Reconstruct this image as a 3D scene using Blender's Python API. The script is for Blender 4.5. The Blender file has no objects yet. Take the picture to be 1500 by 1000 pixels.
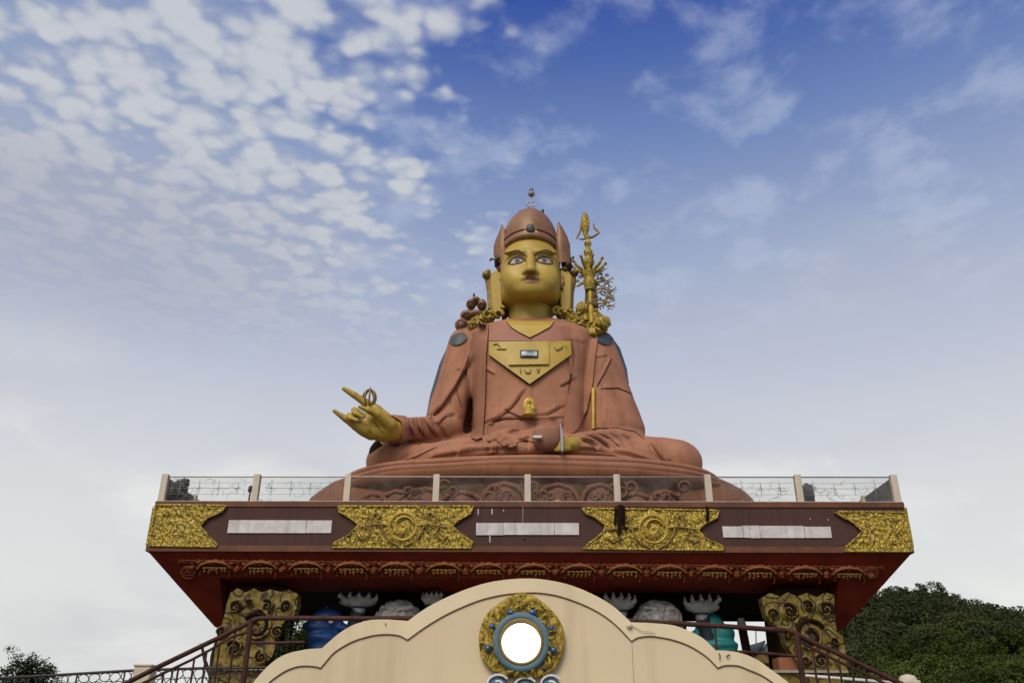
import bpy, bmesh, math, random
import numpy as np
from math import radians as R, sin, cos, tan, atan, atan2, pi, sqrt
from mathutils import Vector, Matrix, noise as mn
from mathutils.bvhtree import BVHTree
from mathutils.geometry import delaunay_2d_cdt
random.seed(7)
SC = bpy.context.scene
COL = SC.collection

# ------------------------------------------------------------------ camera
CAM = Vector((0.0, 0.0, 1.7))
PITCH, YAW, ROLL, FPX = 25.0, 1.1, 0.35, 1250.0
cam_d = bpy.data.cameras.new('camera'); cam = bpy.data.objects.new('camera', cam_d); COL.objects.link(cam)
cam_d.sensor_width = 36; cam_d.lens = FPX/1500*36; cam_d.clip_end = 3000; cam_d.clip_start = 0.1
MR = Matrix.Rotation(R(YAW), 3, 'Z') @ Matrix.Rotation(R(90+PITCH), 3, 'X') @ Matrix.Rotation(R(ROLL), 3, 'Z')
cam.matrix_world = Matrix.Translation(CAM) @ MR.to_4x4()
SC.camera = cam
MRi = MR.transposed()
NR = np.array(MR)

def ray(px, py):
    return (MR @ Vector(((px-750)/FPX, -(py-500)/FPX, -1))).normalized()
def P(px, py, Y):
    d = ray(px, py); return CAM + d*((Y-CAM.y)/d.y)
def pix(v):
    q = MRi @ (Vector(v)-CAM); return (750+FPX*q.x/-q.z, 500-FPX*q.y/-q.z)
def pixn(V):
    q = (V-np.array(CAM)) @ NR
    return 750+FPX*q[:,0]/-q[:,2], 500-FPX*q[:,1]/-q[:,2]

# ------------------------------------------------------------------ materials
def nmat(name):
    m = bpy.data.materials.new(name); m.use_nodes = True
    nt = m.node_tree; b = nt.nodes['Principled BSDF']; return m, nt, b
def mat(name, col, rough=.6, metal=0, var=.18, vs=.6, bump=.15, bs=6, streak=0.0, dark=None, spec=.4, dist=.03):
    """paint / stone / plaster with mottling, rain streaks and a fine bump, all in object space"""
    m, nt, b = nmat(name); N = nt.nodes; L = nt.links
    tc = N.new('ShaderNodeTexCoord')
    n1 = N.new('ShaderNodeTexNoise'); n1.inputs['Scale'].default_value = vs; n1.inputs['Detail'].default_value = 7; n1.inputs['Roughness'].default_value = .62
    L.new(tc.outputs['Object'], n1.inputs['Vector'])
    r = N.new('ShaderNodeValToRGB'); c = np.array(col)
    r.color_ramp.elements[0].position = .3; r.color_ramp.elements[1].position = .72
    r.color_ramp.elements[0].color = (*(c*(1-var)), 1); r.color_ramp.elements[1].color = (*np.minimum(c*(1+var), .95), 1)
    L.new(n1.outputs['Fac'], r.inputs['Fac']); out = r.outputs['Color']
    if streak > 0:
        mp = N.new('ShaderNodeMapping'); mp.inputs['Scale'].default_value = (1.6, 1.6, .12)
        L.new(tc.outputs['Object'], mp.inputs['Vector'])
        n2 = N.new('ShaderNodeTexNoise'); n2.inputs['Scale'].default_value = 1.5; n2.inputs['Detail'].default_value = 5
        L.new(mp.outputs['Vector'], n2.inputs['Vector'])
        r2 = N.new('ShaderNodeValToRGB'); r2.color_ramp.elements[0].position = .52; r2.color_ramp.elements[1].position = .78
        r2.color_ramp.elements[0].color = (0,0,0,1); r2.color_ramp.elements[1].color = (streak,)*3+(1,)
        L.new(n2.outputs['Fac'], r2.inputs['Fac'])
        mx = N.new('ShaderNodeMix'); mx.data_type = 'RGBA'
        L.new(r2.outputs['Color'], mx.inputs['Factor']); L.new(out, mx.inputs['A'])
        d = dark if dark else tuple(c*.35); mx.inputs['B'].default_value = (*d, 1)
        out = mx.outputs['Result']
    L.new(out, b.inputs['Base Color'])
    b.inputs['Roughness'].default_value = rough; b.inputs['Metallic'].default_value = metal
    b.inputs['Specular IOR Level'].default_value = spec
    if bump > 0:
        n3 = N.new('ShaderNodeTexNoise'); n3.inputs['Scale'].default_value = bs; n3.inputs['Detail'].default_value = 5
        L.new(tc.outputs['Object'], n3.inputs['Vector'])
        bp = N.new('ShaderNodeBump'); bp.inputs['Strength'].default_value = bump; bp.inputs['Distance'].default_value = dist
        L.new(n3.outputs['Fac'], bp.inputs['Height']); L.new(bp.outputs['Normal'], b.inputs['Normal'])
    return m
def crackmat(name, col, line, scale=2.2, width=.05, rough=.55, metal=.1, bump=.5, fine=5, contour=0, cw=.3, both=False, cf=30.0):
    """gold painted relief with dark outlines"""
    m, nt, b = nmat(name); N = nt.nodes; L = nt.links
    tc = N.new('ShaderNodeTexCoord')
    nz = N.new('ShaderNodeTexNoise'); nz.inputs['Scale'].default_value = 1.3; nz.inputs['Detail'].default_value = 3
    L.new(tc.outputs['Object'], nz.inputs['Vector'])
    mx0 = N.new('ShaderNodeMix'); mx0.data_type = 'VECTOR'; mx0.inputs['Factor'].default_value = .35
    L.new(tc.outputs['Object'], mx0.inputs['A']); L.new(nz.outputs['Color'], mx0.inputs['B'])
    v = N.new('ShaderNodeTexVoronoi'); v.feature = 'DISTANCE_TO_EDGE'; v.inputs['Scale'].default_value = scale
    L.new(mx0.outputs['Result'], v.inputs['Vector'])
    if contour:
        cn = N.new('ShaderNodeTexNoise'); cn.inputs['Scale'].default_value = contour; cn.inputs['Detail'].default_value = .6; cn.inputs['Distortion'].default_value = .5
        L.new(tc.outputs['Object'], cn.inputs['Vector'])
        def M_(op, a, b=0):
            q = N.new('ShaderNodeMath'); q.operation = op
            for i_, v_ in enumerate((a,b)):
                if isinstance(v_,(int,float)): q.inputs[i_].default_value = v_
                else: L.new(v_, q.inputs[i_])
            return q.outputs[0]
        cl_ = M_('MULTIPLY', M_('ABSOLUTE', M_('SINE', M_('MULTIPLY', cn.outputs['Fac'], cf))), cw)
        vd = M_('MINIMUM', cl_, v.outputs['Distance']) if both else cl_
    else: vd = v.outputs['Distance']
    r = N.new('ShaderNodeValToRGB'); r.color_ramp.elements[0].position = width*.4; r.color_ramp.elements[1].position = width*1.6
    r.color_ramp.elements[0].color = (0,0,0,1); r.color_ramp.elements[1].color = (1,1,1,1)
    L.new(vd, r.inputs['Fac'])
    n1 = N.new('ShaderNodeTexNoise'); n1.inputs['Scale'].default_value = fine; n1.inputs['Detail'].default_value = 6
    L.new(tc.outputs['Object'], n1.inputs['Vector'])
    r1 = N.new('ShaderNodeValToRGB'); c = np.array(col)
    r1.color_ramp.elements[0].position = .35; r1.color_ramp.elements[1].position = .68
    r1.color_ramp.elements[0].color = (*(c*.55), 1); r1.color_ramp.elements[1].color = (*np.minimum(c*1.35, .95), 1)
    L.new(n1.outputs['Fac'], r1.inputs['Fac'])
    mx = N.new('ShaderNodeMix'); mx.data_type = 'RGBA'
    L.new(r.outputs['Color'], mx.inputs['Factor']); mx.inputs['A'].default_value = (*line, 1); L.new(r1.outputs['Color'], mx.inputs['B'])
    L.new(mx.outputs['Result'], b.inputs['Base Color'])
    b.inputs['Roughness'].default_value = rough; b.inputs['Metallic'].default_value = metal
    bp = N.new('ShaderNodeBump'); bp.inputs['Strength'].default_value = bump; bp.inputs['Distance'].default_value = .06
    L.new(r.outputs['Color'], bp.inputs['Height'])
    bp2 = N.new('ShaderNodeBump'); bp2.inputs['Strength'].default_value = .5; bp2.inputs['Distance'].default_value = .04
    L.new(n1.outputs['Fac'], bp2.inputs['Height']); L.new(bp.outputs['Normal'], bp2.inputs['Normal']); L.new(bp2.outputs['Normal'], b.inputs['Normal'])
    return m
M = {}
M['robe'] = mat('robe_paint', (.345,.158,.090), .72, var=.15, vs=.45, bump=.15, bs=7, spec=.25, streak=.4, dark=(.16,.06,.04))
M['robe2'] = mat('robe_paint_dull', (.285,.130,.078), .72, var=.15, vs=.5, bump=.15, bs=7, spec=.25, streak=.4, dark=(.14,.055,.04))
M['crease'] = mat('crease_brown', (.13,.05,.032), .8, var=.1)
M['robe3'] = mat('robe_paint_brown', (.215,.088,.042), .75, var=.2, vs=.5, bump=.2, bs=7, spec=.2, streak=.5)  # darker olive-brown paint of the lower cushion and skirt
M['pink'] = mat('collar_paint', (.31,.13,.085), .6, var=.1, vs=.5)
M['seam'] = mat('seam_brown', (.06,.02,.015), .8, var=.1)
M['skin'] = mat('gilded_skin', (.42,.288,.04), .45, metal=0, spec=.45, var=.14, vs=.45, bump=.06, bs=7, streak=.25, dark=(.22,.14,.02))
M['gold'] = mat('gold_paint', (.42,.29,.04), .45, metal=.2, var=.3, vs=2.5, bump=.4, bs=5)
M['golddk'] = mat('old_gold_paint', (.24,.16,.045), .5, metal=.2, var=.45, vs=2.2, bump=.5, bs=5)
M['hat'] = mat('hat_brown', (.245,.125,.062), .45, metal=.05, var=.22, vs=.8, bump=.15, bs=8, streak=.4)
M['hair'] = mat('hair_brown', (.09,.045,.02), .7, var=.3, vs=2)
M['dark'] = mat('dark_paint', (.03,.025,.022), .6, var=.3, vs=2)
M['brow'] = mat('brow_paint', (.10,.06,.015), .6, var=.1)
M['navy'] = mat('navy_paint', (.012,.022,.035), .6, var=.3)
M['navy2'] = mat('dark_blue_paint', (.012,.045,.12), .5, var=.3, vs=1.2)
M['white'] = mat('eye_white', (.36,.30,.25), .4, var=.08)
M['iris'] = mat('iris_violet', (.11,.08,.13), .4, var=.1)
M['lip'] = mat('lip_paint', (.36,.14,.08), .4, var=.1)
M['blue'] = mat('blue_paint', (.010,.05,.18), .5, var=.3, vs=1.2)
M['teal'] = mat('teal_paint', (.02,.20,.20), .45, var=.3, vs=1.2)
M['slate'] = mat('slate_blue', (.05,.066,.078), .5, var=.3, vs=.8)
M['red'] = mat('soffit_red', (.15,.018,.008), .6, spec=.15, var=.3, vs=.4, bump=.2, bs=4, streak=.5, dark=(.035,.006,.004))
M['trim'] = mat('trim_rust', (.125,.042,.017), .6, var=.35, vs=.9, bump=.2, streak=.5, dark=(.07,.022,.015))
M['brown'] = mat('fascia_brown', (.075,.038,.032), .7, spec=.15, var=.12, vs=.4, bump=.08, streak=.45, dark=(.03,.018,.016))
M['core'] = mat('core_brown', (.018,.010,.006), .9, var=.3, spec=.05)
M['strip'] = mat('white_board', (.58,.55,.54), .7, var=.22, vs=1.6, streak=.7, dark=(.3,.27,.25))
M['cream'] = mat('cream_render', (.66,.545,.37), .8, spec=.2, var=.06, vs=.35, bump=.16, bs=14, streak=.34, dark=(.30,.22,.12), dist=.008)
M['cream2'] = mat('cream_rim', (.71,.60,.41), .8, spec=.2, var=.08, vs=.6, bump=.12, bs=14, streak=.35, dark=(.36,.27,.14), dist=.008)
M['post'] = mat('cream_post', (.55,.48,.38), .6, var=.1, vs=1.5, streak=.4, dark=(.3,.24,.17))
M['iron'] = mat('rusty_iron', (.055,.020,.014), .6, spec=.2, var=.5, vs=6, bump=.2, bs=30, dist=.004)
M['steel'] = mat('steel_rail', (.30,.28,.27), .35, metal=.7, var=.15)
M['wire'] = mat('grey_wire', (.38,.34,.34), .5, var=.2)
M['grey'] = mat('silver_stone', (.27,.26,.25), .55, var=.4, vs=2.5, bump=.6, bs=5)
M['bluegrey'] = mat('ring_blue', (.11,.18,.225), .6, spec=.2, var=.2, vs=4)
M['gem'] = mat('gem_blue', (.015,.07,.20), .15, var=.25, vs=9, spec=.8)
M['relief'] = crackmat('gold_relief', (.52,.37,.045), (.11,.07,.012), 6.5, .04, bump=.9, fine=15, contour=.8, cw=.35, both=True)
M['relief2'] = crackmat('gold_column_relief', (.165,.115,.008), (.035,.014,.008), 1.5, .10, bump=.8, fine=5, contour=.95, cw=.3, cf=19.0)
M['medal'] = crackmat('medallion_gold', (.36,.25,.022), (.10,.06,.01), 13, .035, bump=.8, fine=20, contour=3.0, cw=.22)
M['letter'] = mat('lettering_gold', (.50,.27,.07), .5, metal=.1, var=.3, vs=8)
M['ochre'] = mat('ochre_paint', (.30,.13,.03), .6, var=.4, vs=8)
M['carto'] = mat('cartouche_rust', (.24,.058,.016), .5, var=.5, vs=5, bump=.4)
M['white2'] = mat('white_paint', (.62,.63,.66), .5, var=.15, vs=3)
M['bark'] = mat('bark', (.06,.045,.035), .9, var=.3, vs=5)
M['orange'] = mat('orange_wall', (.22,.08,.04), .8, var=.3)
M['ground'] = mat('plaza_stone', (.085,.08,.07), .85, var=.2, vs=.4)
M['petal'] = mat('petal_brown', (.17,.068,.035), .65, var=.35, vs=1.5, spec=.2)
M['petalwall'] = mat('olive_gold_paint', (.10,.060,.020), .7, var=.45, vs=1.5, spec=.15)
M['soil'] = mat('hill_soil', (.035,.045,.02), .95, var=.3, vs=.1)
M['stone'] = mat('terrace_stone', (.30,.27,.20), .8, var=.2)

def leafmat(name, c1, c2):
    m, nt, b = nmat(name); N = nt.nodes; L = nt.links
    tc = N.new('ShaderNodeTexCoord'); n1 = N.new('ShaderNodeTexNoise'); n1.inputs['Scale'].default_value = .12 if 'far' in name else 2
    n1.inputs['Detail'].default_value = 6
    L.new(tc.outputs['Object'], n1.inputs['Vector'])
    r = N.new('ShaderNodeValToRGB'); r.color_ramp.elements[0].position = .35; r.color_ramp.elements[1].position = .65
    r.color_ramp.elements[0].color = (*c1, 1); r.color_ramp.elements[1].color = (*c2, 1)
    L.new(n1.outputs['Fac'], r.inputs['Fac']); L.new(r.outputs['Color'], b.inputs['Base Color'])
    b.inputs['Roughness'].default_value = .75; b.inputs['Specular IOR Level'].default_value = .05
    return m
M['leaf'] = leafmat('leaf_dark', (.016,.026,.008), (.038,.052,.016))
M['leaffar'] = leafmat('leaf_far', (.030,.048,.012), (.085,.110,.024))
M['leafridge'] = leafmat('leaf_far_ridge', (.034,.045,.018), (.065,.075,.032))
def glassmat():
    m, nt, b = nmat('dusty_glass'); N = nt.nodes; L = nt.links
    N.remove(b); out = N['Material Output']
    tr = N.new('ShaderNodeBsdfTransparent'); tr.inputs['Color'].default_value = (.93,.93,.92,1)
    gl = N.new('ShaderNodeBsdfGlossy'); gl.inputs['Roughness'].default_value = .08; gl.inputs['Color'].default_value = (.9,.9,.9,1)
    df = N.new('ShaderNodeBsdfDiffuse'); df.inputs['Color'].default_value = (.55,.53,.5,1)
    fr = N.new('ShaderNodeFresnel'); fr.inputs['IOR'].default_value = 1.22
    m1 = N.new('ShaderNodeMixShader'); m2 = N.new('ShaderNodeMixShader')
    L.new(fr.outputs[0], m1.inputs[0]); L.new(tr.outputs[0], m1.inputs[1]); L.new(gl.outputs[0], m1.inputs[2])
    tc = N.new('ShaderNodeTexCoord'); nz = N.new('ShaderNodeTexNoise'); nz.inputs['Scale'].default_value = 1.1; nz.inputs['Detail'].default_value = 8
    L.new(tc.outputs['Object'], nz.inputs['Vector'])
    rr = N.new('ShaderNodeMapRange'); rr.inputs['From Min'].default_value = .4; rr.inputs['From Max'].default_value = .75
    rr.inputs['To Min'].default_value = .0; rr.inputs['To Max'].default_value = .06
    L.new(nz.outputs['Fac'], rr.inputs['Value']); L.new(rr.outputs[0], m2.inputs[0])
    L.new(m1.outputs[0], m2.inputs[1]); L.new(df.outputs[0], m2.inputs[2]); L.new(m2.outputs[0], out.inputs['Surface'])
    return m
M['glass'] = glassmat()
def emit(name, col, s):
    m, nt, b = nmat(name); b.inputs['Emission Color'].default_value = (*col, 1); b.inputs['Emission Strength'].default_value = s
    b.inputs['Base Color'].default_value = (*col, 1); return m
M['lamp'] = emit('lit_lamp', (1,.93,.78), 2.2)
M['pane'] = mat('window_pane', (.16,.24,.30), .15, var=.2, vs=6, spec=.9)

# ------------------------------------------------------------------ mesh builder
class MB:
    def __init__(s): s.v = []; s.f = []; s.sm = []
    def add(s, vs, fs, sm=False):
        o = len(s.v); s.v += [tuple(v) for v in vs]; s.f += [[i+o for i in f] for f in fs]; s.sm += [sm]*len(fs); return s
    def box(s, a, b):
        x0,y0,z0 = a; x1,y1,z1 = b
        return s.add([(x0,y0,z0),(x1,y0,z0),(x1,y1,z0),(x0,y1,z0),(x0,y0,z1),(x1,y0,z1),(x1,y1,z1),(x0,y1,z1)],
              [(0,3,2,1),(4,5,6,7),(0,1,5,4),(1,2,6,5),(2,3,7,6),(3,0,4,7)])
    def prism(s, pts, y0, y1):
        """outline in x,z extruded from y0 (front) to y1 (back)"""
        n = len(pts); A = sum(pts[i][0]*pts[(i+1)%n][1]-pts[(i+1)%n][0]*pts[i][1] for i in range(n))
        if A < 0: pts = pts[::-1]
        vs = [(p[0],y0,p[1]) for p in pts]+[(p[0],y1,p[1]) for p in pts]
        s.add(vs, [list(range(n))]+[list(range(2*n-1,n-1,-1))]+[[i,i+n,(i+1)%n+n,(i+1)%n] for i in range(n)]); return s
    def hull(s, ring_a, ring_b):
        n = len(ring_a)
        s.add(list(ring_a)+list(ring_b), [list(range(n))[::-1], list(range(n,2*n))]+[[i,(i+1)%n,(i+1)%n+n,i+n] for i in range(n)]); return s
    def tube(s, pts, r, n=8, sm=True, closed=False, flat=1.0):
        pts = [Vector(p) for p in pts]; m = len(pts)
        rs = r if isinstance(r, (list,tuple)) else [r]*m
        ref = Vector((0,1,0)); vs = []; 
        for i,p in enumerate(pts):
            a = pts[(i-1)%m] if (i>0 or closed) else p; b = pts[(i+1)%m] if (i<m-1 or closed) else p
            t = (b-a).normalized()
            rf = ref if abs(t.dot(ref)) < .95 else Vector((1,0,0))
            u = t.cross(rf).normalized(); w = t.cross(u)
            for k in range(n):
                q = 2*pi*k/n; vs.append(p+u*cos(q)*rs[i]+w*sin(q)*rs[i]*flat)
        fs = []
        for i in range(m if closed else m-1):
            j = (i+1)%m
            for k in range(n): fs.append([i*n+k, i*n+(k+1)%n, j*n+(k+1)%n, j*n+k])
        s.add(vs, fs, sm)
        if not closed: s.add(vs[:n], [list(range(n))[::-1]]); s.add(vs[-n:], [list(range(n))])
        return s
    def lathe(s, prof, c, n=32, sx=1, sy=1, sm=True, axis=None):
        vs = []; c = Vector(c); A = axis or Matrix.Identity(3)
        for r,z in prof:
            for k in range(n):
                q = 2*pi*k/n; vs.append(c + A @ Vector((r*cos(q)*sx, r*sin(q)*sy, z)))
        fs = [[i*n+k, i*n+(k+1)%n, (i+1)*n+(k+1)%n, (i+1)*n+k] for i in range(len(prof)-1) for k in range(n)]
        s.add(vs, fs, sm)
        if prof[0][0] > 1e-4: s.add(vs[:n], [list(range(n))[::-1]])
        if prof[-1][0] > 1e-4: s.add(vs[-n:], [list(range(n))])
        return s
    def ball(s, c, r, n=12, sm=True, wob=0):
        c = Vector(c); rr = r if isinstance(r,(tuple,list)) else (r,r,r); vs = []; m = max(6, n//2+2)
        for i in range(1,m):
            for k in range(n):
                a = pi*i/m; q = 2*pi*k/n; d = Vector((sin(a)*cos(q), sin(a)*sin(q), cos(a)))
                w = 1+wob*mn.noise(d*2.3+c); vs.append((c.x+d.x*rr[0]*w, c.y+d.y*rr[1]*w, c.z+d.z*rr[2]*w))
        T = len(vs); vs += [(c.x,c.y,c.z+rr[2]), (c.x,c.y,c.z-rr[2])]
        fs = [[i*n+k, (i+1)*n+k, (i+1)*n+(k+1)%n, i*n+(k+1)%n] for i in range(m-2) for k in range(n)]
        fs += [[T,k,(k+1)%n] for k in range(n)]+[[T+1,(m-2)*n+(k+1)%n,(m-2)*n+k] for k in range(n)]
        return s.add(vs, fs, sm)
    def build(s, name, m, parent=None, **kw):
        me = bpy.data.meshes.new(name); me.from_pydata(s.v, [], s.f); 
        me.polygons.foreach_set('use_smooth', s.sm); me.materials.append(M[m] if isinstance(m,str) else m); me.update()
        return link(name, me, parent, **kw)
def link(name, me, parent=None, label=None, cat=None, group=None, kind=None, bevel=0):
    o = bpy.data.objects.new(name, me); COL.objects.link(o)
    if parent is not None:
        o.parent = parent; o.matrix_parent_inverse = parent_inv(parent)
    tag(o, label, cat, group, kind)
    if bevel:
        b = o.modifiers.new('bevel','BEVEL'); b.width = bevel; b.segments = 2; b.limit_method = 'ANGLE'
    return o
def parent_inv(p):
    m = Matrix.Identity(4); q = p
    while q is not None:
        m = m @ q.matrix_local.inverted() if False else q.matrix_basis.inverted() @ m if False else m
        q = q.parent
    return world_of(p).inverted()
def world_of(o):
    m = o.matrix_basis.copy()
    if o.parent is not None: m = world_of(o.parent) @ o.matrix_parent_inverse @ m
    return m
def tag(o, label=None, cat=None, group=None, kind=None):
    if label: o['label'] = label
    if cat: o['category'] = cat
    if group: o['group'] = group
    if kind: o['kind'] = kind
    return o
def thing(name, label, cat, loc=(0,0,0), group=None):
    o = bpy.data.objects.new(name, None); COL.objects.link(o); o.location = loc; o.empty_display_size = .2
    return tag(o, label, cat, group)
def copy_tree(o, parent=None):
    c = o.copy(); COL.objects.link(c)
    if parent is not None: c.parent = parent
    for ch in [x for x in bpy.data.objects if x.parent == o]: copy_tree(ch, c)
    return c

# ------------------------------------------------------------------ signed distance fields + surface nets
class Field:
    def __init__(s, lo, hi, h):
        s.lo = np.array(lo, float); s.h = h
        n = np.ceil((np.array(hi)-s.lo)/h).astype(int)+1
        ax = [(s.lo[i]+np.arange(n[i])*h).astype(np.float32) for i in range(3)]
        s.X = ax[0][:,None,None]; s.Y = ax[1][None,:,None]; s.Z = ax[2][None,None,:]
        s.n = n; s.F = np.full(n, 9.0, np.float32)
    def un(s, D, k=0.0):
        if k <= 0: s.F = np.minimum(s.F, D)
        else:
            hh = np.clip(.5+.5*(s.F-D)/k, 0, 1); s.F = s.F*(1-hh)+D*hh-k*hh*(1-hh)
        s.F = s.F.astype(np.float32)
    def sub(s, D, k=0.0):
        D = -D
        if k <= 0: s.F = np.maximum(s.F, D)
        else:
            hh = np.clip(.5-.5*(s.F-D)/k, 0, 1); s.F = s.F*(1-hh)+D*hh+k*hh*(1-hh)
        s.F = s.F.astype(np.float32)
    def ell(s, c, r):
        x = (s.X-c[0])/r[0]; y = (s.Y-c[1])/r[1]; z = (s.Z-c[2])/r[2]
        return (np.sqrt(x*x+y*y+z*z)-1)*min(r)
    def sup(s, c, r, n=3.0, m=None):
        m = m or n
        x = np.abs((s.X-c[0])/r[0]); y = np.abs((s.Y-c[1])/r[1]); z = np.abs((s.Z-c[2])/r[2])
        q = (x**n+y**n)**(1/n)
        return ((q**m+z**m)**(1/m)-1)*min(r)
    def cone(s, a, b, r1, r2):
        a = np.array(a, float); b = np.array(b, float); ba = b-a; L2 = float(ba@ba)
        x = s.X-a[0]; y = s.Y-a[1]; z = s.Z-a[2]
        t = np.clip((x*ba[0]+y*ba[1]+z*ba[2])/L2, 0, 1)
        dx = x-t*ba[0]; dy = y-t*ba[1]; dz = z-t*ba[2]
        return np.sqrt(dx*dx+dy*dy+dz*dz)-(r1+(r2-r1)*t)
    def loft(s, rows, n=2.5):
        """rows of (z, xc, hw, yc, hd)"""
        rows = sorted(rows); A = np.array(rows); z = s.Z.ravel()
        g = [np.interp(z, A[:,0], A[:,i]).astype(np.float32)[None,None,:] for i in range(1,5)]
        q = ((np.abs((s.X-g[0])/g[1])**n+np.abs((s.Y-g[2])/g[3])**n)**(1/n)-1)*np.minimum(g[1],g[3])
        return np.maximum(q, np.maximum(A[0,0]-s.Z, s.Z-A[-1,0]))
    def mesh(s, smooth=1):
        F = s.F; ins = F < 0; h = s.h
        cx = ins[:-1,:-1,:-1].astype(np.int8)
        cnt = np.zeros(tuple(s.n-1), np.int8)
        for i in (0,1):
            for j in (0,1):
                for k in (0,1):
                    cnt += ins[i:s.n[0]-1+i, j:s.n[1]-1+j, k:s.n[2]-1+k]
        act = (cnt > 0) & (cnt < 8); idx = np.argwhere(act)
        num = np.full(act.shape, -1, np.int64); num[act] = np.arange(len(idx))
        acc = np.zeros((len(idx),3)); w = np.zeros(len(idx))
        cor = [(i,j,k) for i in (0,1) for j in (0,1) for k in (0,1)]
        for a in cor:
            for ax in range(3):
                if a[ax]: continue
                b = list(a); b[ax] = 1
                fa = F[idx[:,0]+a[0], idx[:,1]+a[1], idx[:,2]+a[2]]; fb = F[idx[:,0]+b[0], idx[:,1]+b[1], idx[:,2]+b[2]]
                mk = (fa<0) != (fb<0); t = np.where(mk, fa/np.where(mk, fa-fb, 1), 0)
                p = np.tile(np.array(a, float), (len(idx),1)); p[:,ax] = t
                acc += p*mk[:,None]; w += mk
        V = s.lo+(idx+acc/w[:,None])*h
        faces = []
        for ax in range(3):
            o1, o2 = [(1,2),(2,0),(0,1)][ax]
            sl0 = [slice(None)]*3; sl1 = [slice(None)]*3; sl0[ax] = slice(0,-1); sl1[ax] = slice(1,None)
            d = ins[tuple(sl0)] != ins[tuple(sl1)]
            e = np.argwhere(d); e = e[(e[:,o1]>0)&(e[:,o2]>0)&(e[:,o1]<s.n[o1]-1)&(e[:,o2]<s.n[o2]-1)]
            q = []
            for (u,v) in ((-1,-1),(0,-1),(0,0),(-1,0)):
                c = e.copy(); c[:,o1] += u; c[:,o2] += v; q.append(num[c[:,0],c[:,1],c[:,2]])
            q = np.stack(q, 1); flip = ~ins[e[:,0],e[:,1],e[:,2]]
            q[flip] = q[flip][:,::-1]; faces.append(q)
        Q = np.concatenate(faces)
        for _ in range(smooth):
            S = np.zeros_like(V); c = np.zeros(len(V))
            for i in range(4):
                j = (i+1)%4
                np.add.at(S, Q[:,i], V[Q[:,j]]); np.add.at(c, Q[:,i], 1)
                np.add.at(S, Q[:,j], V[Q[:,i]]); np.add.at(c, Q[:,j], 1)
            V = V*.5+.5*S/c[:,None]
        return V, Q
def normals(V, Q):
    n = np.cross(V[Q[:,2]]-V[Q[:,0]], V[Q[:,3]]-V[Q[:,1]]); N = np.zeros_like(V)
    for i in range(4): np.add.at(N, Q[:,i], n)
    return N/np.maximum(np.linalg.norm(N, axis=1), 1e-9)[:,None]
def fold(V, Q, lines, N=None):
    """push cloth folds into a surface: lines of (pixel polyline, width px, depth m, kind) as seen from the front"""
    N = normals(V, Q) if N is None else N
    px, py = pixn(V); face = ((np.array(CAM)-V)*N).sum(1) > 0
    D = np.zeros(len(V))
    for pl, w, dep, kind in lines:
        pl = np.array(pl, float); x0, y0 = pl.min(0)-5*w; x1, y1 = pl.max(0)+5*w
        m = face & (px>x0)&(px<x1)&(py>y0)&(py<y1); ii = np.nonzero(m)[0]
        if not len(ii): continue
        X = px[ii]; Yp = py[ii]; best = np.full(len(ii), 1e9); sg = np.zeros(len(ii)); tt = np.zeros(len(ii))
        L = np.r_[0, np.cumsum(np.linalg.norm(np.diff(pl, axis=0), axis=1))]
        for a in range(len(pl)-1):
            d = pl[a+1]-pl[a]; l2 = d@d; t = np.clip(((X-pl[a,0])*d[0]+(Yp-pl[a,1])*d[1])/l2, 0, 1)
            ex = X-pl[a,0]-t*d[0]; ey = Yp-pl[a,1]-t*d[1]; dd = np.hypot(ex, ey)
            b = dd < best; best[b] = dd[b]; sg[b] = np.sign(ex*d[1]-ey*d[0])[b]; tt[b] = (L[a]+t[b]*sqrt(l2))/L[-1]
        end = np.clip(np.minimum(tt, 1-tt)*8, 0, 1)
        if kind == 'step': g = np.tanh(sg*best/w*2.0)*np.exp(-best/(w*np.where(sg>0,2.2,1.1)))*1.3
        elif kind == 'groove': g = -np.exp(-(best/w)**2)
        else: g = np.exp(-(best/w)**2)
        D[ii] += g*dep*end
    return V+N*D[:,None]
def to_obj(name, V, Q, m, parent, **kw):
    me = bpy.data.meshes.new(name); me.vertices.add(len(V)); me.vertices.foreach_set('co', V.astype(np.float32).ravel())
    me.loops.add(Q.size); me.loops.foreach_set('vertex_index', Q.astype(np.int32).ravel())
    me.polygons.add(len(Q)); me.polygons.foreach_set('loop_start', np.arange(0, Q.size, 4, dtype=np.int32))
    me.polygons.foreach_set('loop_total', np.full(len(Q), 4, np.int32)) if False else None
    me.update(calc_edges=True); me.validate()
    me.polygons.foreach_set('use_smooth', [True]*len(me.polygons)); me.materials.append(M[m])
    return link(name, me, parent, **kw)
def bvh(V, Q): return BVHTree.FromPolygons([tuple(v) for v in V], [tuple(int(i) for i in q) for q in Q])
def hit(tree, px, py, dflt):
    d = ray(px, py); r = tree.ray_cast(CAM, d)
    if r[0] is None: return P(px, py, dflt), -d
    return r[0], -d
def dens(pl, step, closed=True):
    out = []; n = len(pl)
    for i in range(n if closed else n-1):
        a = Vector(pl[i]); b = Vector(pl[(i+1)%n]); k = max(1, int((b-a).length/step))
        out += [a.lerp(b, j/k) for j in range(k)]
    if not closed: out.append(Vector(pl[-1]))
    return out
def inside(p, poly):
    c = False; j = len(poly)-1
    for i in range(len(poly)):
        a = poly[i]; b = poly[j]
        if (a[1] > p[1]) != (b[1] > p[1]) and p[0] < (b[0]-a[0])*(p[1]-a[1])/(b[1]-a[1])+a[0]: c = not c
        j = i
    return c
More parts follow.
